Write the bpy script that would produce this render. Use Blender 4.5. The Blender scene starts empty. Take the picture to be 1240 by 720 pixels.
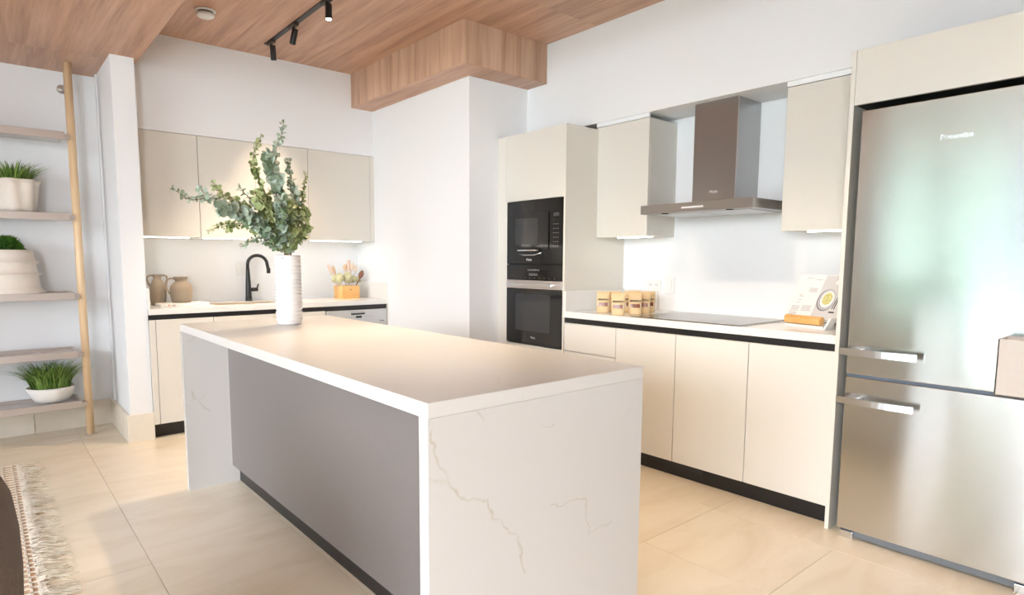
import bpy, bmesh, math, random
from mathutils import Vector, Matrix
random.seed(7)
S = bpy.context.scene
COL = S.collection
PI = math.pi

# ------------------------------------------------------------------ camera
FPX, YAW, PITCH, ROLL, CAMH, CX, CY = 746.99, 39.418, 5.898, 0.132, 1.2634, 591.47, 392.26
cam = bpy.data.cameras.new('camera'); cam.sensor_width = 36; cam.lens = FPX * 36 / 1240
cam.shift_x = (620 - CX) / 1240; cam.shift_y = (CY - 360) / 1240
cam.clip_start = 0.05
camo = bpy.data.objects.new('camera', cam); COL.objects.link(camo)
y_, p_, r_ = (math.radians(a) for a in (YAW, PITCH, ROLL))
Fv = Vector((math.sin(y_) * math.cos(p_), math.cos(y_) * math.cos(p_), -math.sin(p_)))
Rv = Vector((math.cos(y_), -math.sin(y_), 0)); Uv = Rv.cross(Fv)
R2 = Rv * math.cos(r_) + Uv * math.sin(r_); U2 = -Rv * math.sin(r_) + Uv * math.cos(r_)
M = Matrix((R2, U2, -Fv)).transposed().to_4x4(); M.translation = (0, 0, CAMH)
camo.matrix_world = M
S.camera = camo
def ray(u, v, y):            # measuring aid: point of the picture at depth plane y
    d = Fv + R2 * ((u - CX) / FPX) + U2 * ((CY - v) / FPX)
    return Vector((0, 0, CAMH)) + d * (y / d.y)

# ------------------------------------------------------------------ world
w = bpy.data.worlds.new('sky'); S.world = w; w.use_nodes = True
nt = w.node_tree; nt.nodes.clear()
wo = nt.nodes.new('ShaderNodeOutputWorld'); bg = nt.nodes.new('ShaderNodeBackground')
tc = nt.nodes.new('ShaderNodeTexCoord'); sp = nt.nodes.new('ShaderNodeSeparateXYZ')
cr = nt.nodes.new('ShaderNodeValToRGB')
cr.color_ramp.elements[0].position = 0.0; cr.color_ramp.elements[0].color = (0.93, 0.96, 1.0, 1)
cr.color_ramp.elements[1].position = 0.7; cr.color_ramp.elements[1].color = (0.68, 0.82, 1.0, 1)
nt.links.new(tc.outputs['Generated'], sp.inputs[0]); nt.links.new(sp.outputs['Z'], cr.inputs[0])
nt.links.new(cr.outputs[0], bg.inputs[0]); bg.inputs[1].default_value = 20.0
nt.links.new(bg.outputs[0], wo.inputs[0])

def area(name, loc, rot, sx, sy, power, color, parent=None, spread=None):
    l = bpy.data.lights.new(name, 'AREA'); l.shape = 'RECTANGLE'; l.size = sx; l.size_y = sy
    l.energy = power; l.color = color
    if spread: l.spread = spread
    o = bpy.data.objects.new(name, l); COL.objects.link(o); o.location = loc; o.rotation_euler = rot
    if parent: o.parent = parent; o.location = Vector(loc) - wloc(parent)
    return o
# daylight enters through the glazed wall on the left of the room
pl = area('window_light_portal', (-3.58, 0.5, 1.32), (0, -PI / 2, 0), 2.5, 5.6, 10, (1, 1, 1))
pl.data.cycles.is_portal = True
pl2 = area('window_light_portal', (-2.3, -3.38, 1.25), (PI / 2, 0, 0), 1.15, 2.4, 10, (1, 1, 1))  # portal of the added back window
pl2.data.cycles.is_portal = True
# ------------------------------------------------------------------ view
S.view_settings.view_transform = 'Standard'; S.view_settings.look = 'None'
S.view_settings.gamma = 1; S.view_settings.use_curve_mapping = False
S.view_settings.exposure = 0.56
SPOT_W = 42.0
DOWN_W = 24.0
LED_W = 0.11
WARM = (1.0, 0.78, 0.55)

# ------------------------------------------------------------------ materials
def newmat(name):
    m = bpy.data.materials.new(name); m.use_nodes = True
    n = m.node_tree.nodes; b = n['Principled BSDF']
    return m, m.node_tree, n, b
def lk(t, a, b): t.links.new(a, b)
def plain(name, col, rough=0.5, metal=0.0, bump=0.0, scale=60, var=0.04, spec=None):
    m, t, n, b = newmat(name)
    b.inputs['Roughness'].default_value = rough; b.inputs['Metallic'].default_value = metal
    if spec is not None: b.inputs['Specular IOR Level'].default_value = spec
    tcn = n.new('ShaderNodeTexCoord'); no = n.new('ShaderNodeTexNoise'); no.inputs['Scale'].default_value = scale
    lk(t, tcn.outputs['Object'], no.inputs['Vector'])
    mx = n.new('ShaderNodeMix'); mx.data_type = 'RGBA'
    mx.inputs[6].default_value = (*[c * (1 - var) for c in col], 1); mx.inputs[7].default_value = (*[min(1, c * (1 + var)) for c in col], 1)
    lk(t, no.outputs[0], mx.inputs[0]); lk(t, mx.outputs[2], b.inputs['Base Color'])
    if bump:
        bp = n.new('ShaderNodeBump'); bp.inputs['Strength'].default_value = bump; bp.inputs['Distance'].default_value = 0.002
        lk(t, no.outputs[0], bp.inputs['Height']); lk(t, bp.outputs[0], b.inputs['Normal'])
    return m
def emit(name, col, s):
    m, t, n, b = newmat(name)
    b.inputs['Base Color'].default_value = (*col, 1)
    b.inputs['Emission Color'].default_value = (*col, 1); b.inputs['Emission Strength'].default_value = s
    return m
def math_(n, t, op, a, b=None):
    q = n.new('ShaderNodeMath'); q.operation = op
    for i, x in enumerate((a, b)):
        if x is None: continue
        if isinstance(x, (int, float)): q.inputs[i].default_value = x
        else: lk(t, x, q.inputs[i])
    return q.outputs[0]
def wood(name, axis, c1, c2, c3, rough=0.42, sc=1.0):
    m, t, n, b = newmat(name)
    tcn = n.new('ShaderNodeTexCoord'); oi = n.new('ShaderNodeObjectInfo')
    mp = n.new('ShaderNodeMapping'); s = [12 * sc] * 3; s['xyz'.index(axis)] = 0.9 * sc; mp.inputs['Scale'].default_value = s
    va = n.new('ShaderNodeVectorMath'); va.operation = 'ADD'
    cb = n.new('ShaderNodeCombineXYZ'); rr = math_(n, t, 'MULTIPLY', oi.outputs['Random'], 40.0)
    for i in range(3): lk(t, rr, cb.inputs[i])
    lk(t, tcn.outputs['Object'], va.inputs[0]); lk(t, cb.outputs[0], va.inputs[1]); lk(t, va.outputs[0], mp.inputs[0])
    n1 = n.new('ShaderNodeTexNoise'); n1.inputs['Scale'].default_value = 0.9; n1.inputs['Detail'].default_value = 9
    n1.inputs['Roughness'].default_value = 0.62; n1.inputs['Distortion'].default_value = 0.35
    lk(t, mp.outputs[0], n1.inputs['Vector'])
    mp2 = n.new('ShaderNodeMapping'); s2 = [90 * sc] * 3; s2['xyz'.index(axis)] = 2.4 * sc; mp2.inputs['Scale'].default_value = s2
    lk(t, va.outputs[0], mp2.inputs[0])
    n2 = n.new('ShaderNodeTexNoise'); n2.inputs['Scale'].default_value = 1; n2.inputs['Detail'].default_value = 4
    lk(t, mp2.outputs[0], n2.inputs['Vector'])
    f = math_(n, t, 'ADD', math_(n, t, 'MULTIPLY', n1.outputs[0], 0.78), math_(n, t, 'MULTIPLY', n2.outputs[0], 0.22))
    rp = n.new('ShaderNodeValToRGB'); e = rp.color_ramp.elements
    e[0].position = 0.36; e[0].color = (*c1, 1); e[1].position = 0.66; e[1].color = (*c3, 1)
    q = e.new(0.5); q.color = (*c2, 1)
    lk(t, f, rp.inputs[0])
    hv = n.new('ShaderNodeHueSaturation'); lk(t, rp.outputs[0], hv.inputs['Color'])
    lk(t, math_(n, t, 'ADD', math_(n, t, 'MULTIPLY', oi.outputs['Random'], 0.16), 0.92), hv.inputs['Value'])
    lk(t, hv.outputs[0], b.inputs['Base Color'])
    b.inputs['Roughness'].default_value = rough
    bp = n.new('ShaderNodeBump'); bp.inputs['Strength'].default_value = 0.12; bp.inputs['Distance'].default_value = 0.001
    lk(t, n2.outputs[0], bp.inputs['Height']); lk(t, bp.outputs[0], b.inputs['Normal'])
    return m
def brushed(name, col, rough=0.24, aniso=0.75, axis='y'):
    m, t, n, b = newmat(name)
    b.inputs['Metallic'].default_value = 1; b.inputs['Roughness'].default_value = rough
    b.inputs['Anisotropic'].default_value = aniso; b.inputs['Anisotropic Rotation'].default_value = 0.25
    tg = n.new('ShaderNodeTangent'); tg.direction_type = 'RADIAL'; tg.axis = 'Z'
    lk(t, tg.outputs[0], b.inputs['Tangent'])
    tcn = n.new('ShaderNodeTexCoord'); mp = n.new('ShaderNodeMapping')
    s = [700] * 3; s['xyz'.index(axis)] = 6; mp.inputs['Scale'].default_value = s
    lk(t, tcn.outputs['Object'], mp.inputs[0])
    no = n.new('ShaderNodeTexNoise'); no.inputs['Scale'].default_value = 1; no.inputs['Detail'].default_value = 3
    lk(t, mp.outputs[0], no.inputs['Vector'])
    mx = n.new('ShaderNodeMix'); mx.data_type = 'RGBA'
    mx.inputs[6].default_value = (*[c * .93 for c in col], 1); mx.inputs[7].default_value = (*[min(1, c * 1.05) for c in col], 1)
    lk(t, no.outputs[0], mx.inputs[0]); lk(t, mx.outputs[2], b.inputs['Base Color'])
    return m
def marble(name, base, segs=(), plane='xz', rough=0.22):
    """warm white quartz; segs = polylines ((u,v)..., width, strength) of veins at their measured places on that slab"""
    m, t, n, b = newmat(name)
    tcn = n.new('ShaderNodeTexCoord'); geo = n.new('ShaderNodeNewGeometry')
    ns = n.new('ShaderNodeTexNoise'); ns.inputs['Scale'].default_value = 22; ns.inputs['Detail'].default_value = 4
    lk(t, geo.outputs['Position'], ns.inputs['Vector'])
    sub = n.new('ShaderNodeVectorMath'); sub.operation = 'SUBTRACT'; lk(t, ns.outputs['Color'], sub.inputs[0]); sub.inputs[1].default_value = (.5, .5, .5)
    scl = n.new('ShaderNodeVectorMath'); scl.operation = 'SCALE'; lk(t, sub.outputs[0], scl.inputs[0]); scl.inputs['Scale'].default_value = 0.05
    add = n.new('ShaderNodeVectorMath'); add.operation = 'ADD'; lk(t, geo.outputs['Position'], add.inputs[0]); lk(t, scl.outputs[0], add.inputs[1])
    # faint large clouds and sparse hair veins everywhere
    n2 = n.new('ShaderNodeTexNoise'); n2.inputs['Scale'].default_value = 1.7; n2.inputs['Detail'].default_value = 5; n2.inputs['Distortion'].default_value = 1.2
    lk(t, add.outputs[0], n2.inputs['Vector'])
    ridge = math_(n, t, 'ABSOLUTE', math_(n, t, 'SUBTRACT', n2.outputs[0], 0.5))
    rp = n.new('ShaderNodeMapRange'); lk(t, ridge, rp.inputs[0]); rp.inputs[1].default_value = 0; rp.inputs[2].default_value = 0.006
    rp.inputs[3].default_value = 1; rp.inputs[4].default_value = 0
    n3 = n.new('ShaderNodeTexNoise'); n3.inputs['Scale'].default_value = 2.3; lk(t, geo.outputs['Position'], n3.inputs['Vector'])
    mk = n.new('ShaderNodeMapRange'); lk(t, n3.outputs[0], mk.inputs[0]); mk.inputs[1].default_value = 0.56; mk.inputs[2].default_value = 0.72
    hair = math_(n, t, 'MULTIPLY', math_(n, t, 'MULTIPLY', rp.outputs[0], mk.outputs[0]), 0.35)
    total = hair
    if segs:
        sx = n.new('ShaderNodeSeparateXYZ'); lk(t, add.outputs[0], sx.inputs[0])
        cb = n.new('ShaderNodeCombineXYZ'); lk(t, sx.outputs[plane[0].upper()], cb.inputs[0]); lk(t, sx.outputs[plane[1].upper()], cb.inputs[1])
        P = cb.outputs[0]
        nb = n.new('ShaderNodeTexNoise'); nb.inputs['Scale'].default_value = 14; nb.inputs['Detail'].default_value = 3; lk(t, geo.outputs['Position'], nb.inputs['Vector'])
        for pts, wd, st in segs:
            dmin = None
            for (a, c) in zip(pts[:-1], pts[1:]):
                A = Vector((a[0], a[1], 0)); B = Vector((c[0], c[1], 0)); AB = B - A; L2 = max(AB.length_squared, 1e-9)
                v1 = n.new('ShaderNodeVectorMath'); v1.operation = 'SUBTRACT'; lk(t, P, v1.inputs[0]); v1.inputs[1].default_value = A
                dt = n.new('ShaderNodeVectorMath'); dt.operation = 'DOT_PRODUCT'; lk(t, v1.outputs[0], dt.inputs[0]); dt.inputs[1].default_value = AB / L2
                cl = n.new('ShaderNodeClamp'); lk(t, dt.outputs['Value'], cl.inputs[0])
                v2 = n.new('ShaderNodeVectorMath'); v2.operation = 'SCALE'; v2.inputs[0].default_value = AB; lk(t, cl.outputs[0], v2.inputs['Scale'])
                v3 = n.new('ShaderNodeVectorMath'); v3.operation = 'DISTANCE'; lk(t, v1.outputs[0], v3.inputs[0]); lk(t, v2.outputs[0], v3.inputs[1])
                dmin = v3.outputs['Value'] if dmin is None else math_(n, t, 'MINIMUM', dmin, v3.outputs['Value'])
            mr = n.new('ShaderNodeMapRange'); mr.interpolation_type = 'SMOOTHSTEP'; lk(t, dmin, mr.inputs[0]); mr.inputs[1].default_value = 0
            mr.inputs[2].default_value = wd * .7; mr.inputs[3].default_value = st * .9; mr.inputs[4].default_value = 0
            md = n.new('ShaderNodeMapRange'); lk(t, nb.outputs[0], md.inputs[0]); md.inputs[1].default_value = 0.3; md.inputs[2].default_value = 0.62
            md.inputs[3].default_value = 0.15
            total = math_(n, t, 'MAXIMUM', total, math_(n, t, 'MULTIPLY', mr.outputs[0], md.outputs[0]))
    mx = n.new('ShaderNodeMix'); mx.data_type = 'RGBA'; mx.inputs[6].default_value = (*base, 1); mx.inputs[7].default_value = (0.44, 0.38, 0.29, 1)
    lk(t, total, mx.inputs[0]); lk(t, mx.outputs[2], b.inputs['Base Color'])
    b.inputs['Roughness'].default_value = rough
    return m

WALL = plain('white_wall_paint', (0.83, 0.842, 0.855), 0.6, bump=0.04, scale=140, var=0.01)
CAB = plain('cream_lacquer', (0.71, 0.683, 0.62), 0.34, var=0.012, scale=300)
CABS = plain('cream_lacquer_side', (0.71, 0.683, 0.62), 0.4, var=0.012, scale=300)
BLACK = plain('black_anodised', (0.012, 0.012, 0.013), 0.35)
DARK = plain('dark_gap', (0.03, 0.03, 0.03), 0.7)
QUARTZ = plain('white_quartz', (0.79, 0.78, 0.755), 0.16, var=0.02, scale=30)
STONE = None
CEILW = wood('walnut_laminate_ceiling', 'y', (0.36, 0.20, 0.128), (0.50, 0.295, 0.195), (0.62, 0.40, 0.285))
BOXW = wood('walnut_laminate_upright', 'z', (0.40, 0.235, 0.155), (0.54, 0.345, 0.235), (0.66, 0.46, 0.33), sc=0.9)
OAK = wood('pale_oak', 'z', (0.72, 0.50, 0.29), (0.79, 0.58, 0.35), (0.85, 0.66, 0.42), 0.45)
BAMBOO = wood('bamboo', 'x', (0.66, 0.35, 0.11), (0.76, 0.43, 0.15), (0.83, 0.52, 0.22), 0.4)
BEECH = wood('beech', 'z', (0.62, 0.40, 0.24), (0.72, 0.50, 0.33), (0.80, 0.60, 0.42), 0.5)
WALN = wood('dark_wood', 'z', (0.16, 0.06, 0.035), (0.24, 0.10, 0.06), (0.33, 0.15, 0.09), 0.4)
STEEL = brushed('brushed_steel_door', (0.64, 0.64, 0.63), 0.18, 0.85, 'y')
HSTEEL = brushed('brushed_steel_hood', (0.43, 0.425, 0.42), 0.34, 0.5, 'y')
CHROME = plain('satin_chrome', (0.72, 0.73, 0.75), 0.22, 1.0)
GREYP = plain('grey_textured_laminate', (0.18, 0.158, 0.15), 0.36, bump=0.25, scale=260, var=0.14)
CHAMP = plain('champagne_metal', (0.56, 0.50, 0.46), 0.35, 0.6)
BGLASS = plain('black_glass', (0.008, 0.008, 0.009), 0.06)
OVGLASS = plain('oven_window_glass', (0.03, 0.032, 0.036), 0.08)
HOB = plain('glass_ceramic', (0.05, 0.05, 0.05), 0.05)
WHITEP = plain('white_plastic', (0.80, 0.80, 0.79), 0.35)
CERW = plain('matt_white_ceramic', (0.79, 0.77, 0.755), 0.45, bump=0.1, scale=40)
CERC = plain('cream_ceramic', (0.80, 0.74, 0.66), 0.6, bump=0.3, scale=25, var=0.05)
CERB = plain('rough_white_ceramic', (0.86, 0.84, 0.80), 0.7, bump=0.8, scale=18, var=0.05)
JUG = plain('taupe_stoneware', (0.33, 0.275, 0.215), 0.8, bump=0.4, scale=120, var=0.14)
SOIL = plain('soil', (0.05, 0.035, 0.025), 0.95)
KRAFT = plain('kraft_paper', (0.76, 0.56, 0.31), 0.65, var=0.06)
NUTS = plain('pecans_seen_through_window', (0.24, 0.075, 0.03), 0.25, scale=160, var=0.7)
INK = plain('dark_ink', (0.02, 0.018, 0.015), 0.6)
GREYINK = plain('grey_ink', (0.36, 0.36, 0.37), 0.7)
SILV = plain('silver_print', (0.75, 0.76, 0.78), 0.3, 0.6)
PAPER = plain('white_paper', (0.76, 0.76, 0.76), 0.55)
PHOTO = plain('grey_page_print', (0.58, 0.575, 0.58), 0.5, var=0.02)
FOOD = plain('yellow_food_print', (0.66, 0.54, 0.22), 0.5, scale=150, var=0.8)
CLOTH = plain('sage_cloth', (0.56, 0.54, 0.33), 0.9, bump=0.4, scale=60)
BROWNF = plain('taupe_upholstery', (0.20, 0.155, 0.13), 0.85, bump=0.5, scale=160, var=0.1)
JUTE = plain('jute', (0.52, 0.37, 0.25), 0.95, bump=0.9, scale=150, var=0.35)
CORD = plain('cream_cord', (0.80, 0.73, 0.62), 0.95, bump=0.6, scale=200, var=0.1)
FRINGE = plain('fringe_yarn', (0.92, 0.80, 0.66), 0.95, var=0.3, scale=40)
GREYBOX = plain('warm_grey_plastic', (0.62, 0.55, 0.49), 0.45)
LEDM = emit('led_strip', (1.0, 0.95, 0.86), 7)
LAMPM = emit('lit_lamp_face', (1.0, 0.94, 0.82), 40)
LAMPD = emit('lamp_face_seen_edge_on', (1.0, 0.94, 0.82), 1.5)
HEDGE = plain('hedge_green', (0.085, 0.115, 0.085), 0.9, scale=1.2, var=0.5)
LAWN = plain('lawn_green', (0.10, 0.15, 0.06), 0.95, scale=4, var=0.2)
PAVE = plain('pale_terrace', (0.62, 0.60, 0.56), 0.8)
def leafmat(name, a, c):
    m, t, n, b = newmat(name)
    g = n.new('ShaderNodeNewGeometry'); mx = n.new('ShaderNodeMix'); mx.data_type = 'RGBA'
    mx.inputs[6].default_value = (*a, 1); mx.inputs[7].default_value = (*c, 1)
    lk(t, g.outputs['Random Per Island'], mx.inputs[0]); lk(t, mx.outputs[2], b.inputs['Base Color'])
    b.inputs['Roughness'].default_value = 0.5
    return m
EUC1 = leafmat('eucalyptus_blue_green', (0.15, 0.22, 0.10), (0.56, 0.66, 0.57))
EUC2 = leafmat('eucalyptus_olive', (0.15, 0.20, 0.05), (0.50, 0.56, 0.28))
GRASS = leafmat('grass_green', (0.07, 0.17, 0.02), (0.34, 0.50, 0.12))
MOSS = leafmat('moss_green', (0.03, 0.11, 0.008), (0.10, 0.26, 0.02))
TWIG = plain('twig', (0.20, 0.12, 0.06), 0.7)
def glassmat():
    m, t, n, b = newmat('window_glass'); n.remove(b)
    o = n['Material Output']; tr = n.new('ShaderNodeBsdfTransparent'); gl = n.new('ShaderNodeBsdfGlossy'); gl.inputs['Roughness'].default_value = 0
    fr = n.new('ShaderNodeFresnel'); mx = n.new('ShaderNodeMixShader'); fr.inputs[0].default_value = 1.45
    lk(t, fr.outputs[0], mx.inputs[0]); lk(t, tr.outputs[0], mx.inputs[1]); lk(t, gl.outputs[0], mx.inputs[2]); lk(t, mx.outputs[0], o.inputs[0])
    return m
GLASS = glassmat()
def stonemat(name, c1, c2, rough):
    m, t, n, b = newmat(name)
    geo = n.new('ShaderNodeNewGeometry'); oi = n.new('ShaderNodeObjectInfo')
    cb = n.new('ShaderNodeCombineXYZ'); rr = math_(n, t, 'MULTIPLY', oi.outputs['Random'], 30.0)
    lk(t, rr, cb.inputs[0]); lk(t, rr, cb.inputs[1])
    va = n.new('ShaderNodeVectorMath'); va.operation = 'ADD'; lk(t, geo.outputs['Position'], va.inputs[0]); lk(t, cb.outputs[0], va.inputs[1])
    mp = n.new('ShaderNodeMapping'); mp.inputs['Scale'].default_value = (1.0, 3.4, 1.0); lk(t, va.outputs[0], mp.inputs[0])
    a = n.new('ShaderNodeTexNoise'); a.inputs['Scale'].default_value = 1.6; a.inputs['Detail'].default_value = 8; a.inputs['Roughness'].default_value = 0.6; a.inputs['Distortion'].default_value = 0.9
    lk(t, mp.outputs[0], a.inputs['Vector'])
    rp = n.new('ShaderNodeValToRGB'); e = rp.color_ramp.elements
    e[0].position = 0.36; e[0].color = (*c1, 1); e[1].position = 0.56; e[1].color = (*c2, 1)
    lk(t, a.outputs[0], rp.inputs[0]); lk(t, rp.outputs[0], b.inputs['Base Color'])
    b.inputs['Roughness'].default_value = rough
    return m
TILE = stonemat('cream_stone_tile', (0.735, 0.64, 0.49), (0.79, 0.705, 0.565), 0.26)
SKIRT = stonemat('cream_stone_skirting', (0.70, 0.63, 0.52), (0.78, 0.72, 0.62), 0.35)
GROUT = plain('grout', (0.68, 0.60, 0.47), 0.9)

# ------------------------------------------------------------------ helpers
def wloc(o):
    v = Vector((0, 0, 0))
    while o is not None: v += o.location; o = o.parent
    return v
def link(name, me, mat, parent=None, smooth=False):
    """me: bmesh in world coordinates -> object (origin at its parent's base, or at its own base when top level)"""
    m = bpy.data.meshes.new(name)
    if parent is not None: org = wloc(parent)
    else:
        xs = [v.co for v in me.verts]
        org = Vector(((min(c.x for c in xs) + max(c.x for c in xs)) / 2, (min(c.y for c in xs) + max(c.y for c in xs)) / 2, min(c.z for c in xs)))
    bmesh.ops.translate(me, verts=me.verts[:], vec=-org)
    bmesh.ops.recalc_face_normals(me, faces=me.faces[:])
    if smooth:
        for f in me.faces: f.smooth = True
    me.to_mesh(m); me.free()
    m.materials.append(mat)
    o = bpy.data.objects.new(name, m); COL.objects.link(o)
    if parent is not None: o.parent = parent
    else: o.location = org
    return o
def addbox(b, lo, hi, bev=0.0):
    lo2 = [min(a, c) for a, c in zip(lo, hi)]; hi2 = [max(a, c) for a, c in zip(lo, hi)]
    r = bmesh.ops.create_cube(b, size=1)
    vs = r['verts']
    for v in vs:
        v.co = Vector([(lo2[i] + hi2[i]) / 2 + v.co[i] * (hi2[i] - lo2[i]) for i in range(3)])
    if bev:
        es = list({e for v in vs for e in v.link_edges})
        bmesh.ops.bevel(b, geom=es, offset=bev, segments=2 if bev > 0.002 else 1, affect='EDGES', profile=0.5)
    return vs
def box(name, lo, hi, mat, parent=None, bev=0.0008):
    b = bmesh.new(); addbox(b, lo, hi, bev); return link(name, b, mat, parent)
def boxes(name, L, mat, parent=None, bev=0.0):
    b = bmesh.new()
    for lo, hi in L: addbox(b, lo, hi, bev)
    return link(name, b, mat, parent)
def addlathe(b, c, prof, seg=32, axis=None, cap=True, shape=None):
    """prof: (radius, height) pairs from the base up; axis optional Matrix rot; shape(ang,i)->radius factor"""
    rings = []
    for i, (r, z) in enumerate(prof):
        ring = []
        for k in range(seg):
            a = 2 * PI * k / seg; f = shape(a, i) if shape else 1
            p = Vector((r * f * math.cos(a), r * f * math.sin(a), z))
            if axis is not None: p = axis @ p
            ring.append(b.verts.new(p + Vector(c)))
        rings.append(ring)
    for i in range(len(rings) - 1):
        for k in range(seg):
            b.faces.new((rings[i][k], rings[i][(k + 1) % seg], rings[i + 1][(k + 1) % seg], rings[i + 1][k]))
    if cap:
        b.faces.new(rings[0]); b.faces.new(rings[-1])
    return rings
def lathe(name, c, prof, mat, parent=None, seg=32, axis=None, cap=True, shape=None, smooth=True):
    b = bmesh.new(); addlathe(b, c, prof, seg, axis, cap, shape); return link(name, b, mat, parent, smooth)
def rotto(d):
    return Vector((0, 0, 1)).rotation_difference(Vector(d).normalized()).to_matrix()
def addtube(b, pts, rad, seg=8, cap=True):
    pts = [Vector(p) for p in pts]; rings = []
    n0 = None
    for i, p in enumerate(pts):
        d = (pts[min(i + 1, len(pts) - 1)] - pts[max(i - 1, 0)]).normalized()
        if n0 is None:
            n0 = d.orthogonal().normalized()
        n0 = (n0 - d * n0.dot(d)).normalized(); bb = d.cross(n0)
        r = rad[i] if isinstance(rad, (list, tuple)) else rad
        rings.append([b.verts.new(p + (n0 * math.cos(2 * PI * k / seg) + bb * math.sin(2 * PI * k / seg)) * r) for k in range(seg)])
    for i in range(len(rings) - 1):
        for k in range(seg):
            b.faces.new((rings[i][k], rings[i][(k + 1) % seg], rings[i + 1][(k + 1) % seg], rings[i + 1][k]))
    if cap: b.faces.new(rings[0]); b.faces.new(rings[-1])
def tube(name, pts, rad, mat, parent=None, seg=10):
    b = bmesh.new(); addtube(b, pts, rad, seg); return link(name, b, mat, parent, True)
def prism(name, poly, lo, hi, axis, mat, parent=None, bev=0.0):
    """poly in the two other axes (in xyz order), extruded along axis from lo to hi"""
    b = bmesh.new(); i = 'xyz'.index(axis)
    def P(p, h):
        q = list(p); q.insert(i, h); return Vector(q)
    A = [b.verts.new(P(p, lo)) for p in poly]; B = [b.verts.new(P(p, hi)) for p in poly]
    b.faces.new(A); b.faces.new(B[::-1])
    for k in range(len(poly)): b.faces.new((A[k], A[(k + 1) % len(poly)], B[(k + 1) % len(poly)], B[k]))
    if bev: bmesh.ops.bevel(b, geom=b.edges[:], offset=bev, segments=2, affect='EDGES')
    return link(name, b, mat, parent)
def thing(name, label, cat, loc, group=None):
    o = bpy.data.objects.new(name, None); COL.objects.link(o); o.location = loc; o.empty_display_size = 0.1
    return tag(o, label, cat, group)
def tag(o, label, cat, group=None):
    o['label'] = label; o['category'] = cat
    if group: o['group'] = group
    return o
def struct(o): o['kind'] = 'structure'; return o
def text(name, s, size, loc, face, mat, parent, ext=0.0004, align='CENTER', bold=0.0):
    c = bpy.data.curves.new(name, 'FONT'); c.body = s; c.size = size; c.extrude = ext; c.align_x = align; c.align_y = 'CENTER'; c.offset = bold
    c.materials.append(mat)
    o = bpy.data.objects.new(name, c); COL.objects.link(o)
    if face == '-x': mt = Matrix(((0, 0, -1), (-1, 0, 0), (0, 1, 0)))
    else: mt = Matrix(((1, 0, 0), (0, 0, -1), (0, 1, 0)))
    o.rotation_euler = mt.to_euler()
    bpy.context.view_layer.update()
    m = bpy.data.meshes.new_from_object(o.evaluated_get(bpy.context.evaluated_depsgraph_get()))
    rot = o.rotation_euler.copy(); bpy.data.objects.remove(o)
    m.transform(rot.to_matrix().to_4x4()); m.name = name
    o = bpy.data.objects.new(name, m); COL.objects.link(o)
    o.parent = parent; o.location = Vector(loc) - wloc(parent)
    return o
def copy_tree(root, loc, label, group=None):
    r = root.copy(); COL.objects.link(r); r.location = loc; r['label'] = label
    if group: r['group'] = group
    for ch in list(root.children):
        c = ch.copy(); COL.objects.link(c); c.parent = r
        for g in list(ch.children):
            d = g.copy(); COL.objects.link(d); d.parent = c
    return r

# ================================================================== STRUCTURE
XR, XB, YS, YB, YWS = 3.686, 3.356, 5.355, 5.015, 5.505
ZC, ZL = 2.854, 2.602
XSL = 0.9155
XWIN = -3.6; YBACK = -3.4
# floor: a screed and separate stone tiles
fl = struct(box('floor', (XWIN - .05, YBACK - .05, -0.08), (XR + .1, YWS + .1, -0.004), GROUT, None, 0))
colx = [0.478 + 0.5875 * k for k in range(-7, 6)]
bt = None
for i, x0 in enumerate(colx):
    if x0 >= XR: break
    off = 1.62 if x0 > 2.2 else 2.79
    ys = [off + 1.17 * k for k in range(-6, 4)]
    if 2.2 < x0 < 2.3: ys = sorted(ys + [1.045])
    for j, ya in enumerate(ys):
        yb = ys[j + 1] if j + 1 < len(ys) else ya + 1.17
        a, c = max(ya, YBACK), min(yb, YWS); l, r = max(x0, XWIN), min(x0 + .5875, XR)
        if c - a < .02 or r - l < .02: continue
        b = bmesh.new(); addbox(b, (l + .001, a + .001, -.012), (r - .001, c - .001, 0), 0.0006)
        link('floor_tile', b, TILE, fl)
# right wall (behind worktop), its bulkhead, sink wall, bulkhead
w1 = struct(box('wall_right', (XR, YBACK, 0), (XR + .1, YWS + .1, 3.0), WALL, None, 0))
struct(box('wall_right_upper', (XB, YBACK, 2.206), (XR, 3.615, 3.0), WALL, None, 0))
w2 = struct(box('wall_sink', (.80, YS, 0), (XR, YS + .25, 3.0), WALL, None, 0))
struct(box('wall_sink_upper', (.885, YB, 2.205), (2.787, YS, 3.0), WALL, None, 0))
struct(box('trim_1', (.895, YB + .002, 2.183), (2.787, YB + .02, 2.205), WALL, None, 0))     # white filler over the sink wall cupboards
struct(box('trim_2', (XB + .014, 2.486, 2.18), (XB + .03, 2.92, 2.206), WALL, None, 0))
struct(box('trim_3', (XB + .014, 1.185, 2.18), (XB + .03, 1.609, 2.206), WALL, None, 0))
colm = struct(box('column', (2.787, 3.615, 0), (XR, YS, 3.0), WALL, None, 0.001))
wl = struct(box('wall_left', (XWIN, YWS, 0), (.80, YWS + .1, 3.0), WALL, None, 0))
wing = struct(box('wall_wing', (.745, 4.817, 0), (.885, YWS + .1, 3.0), WALL, None, 0.001))
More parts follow.
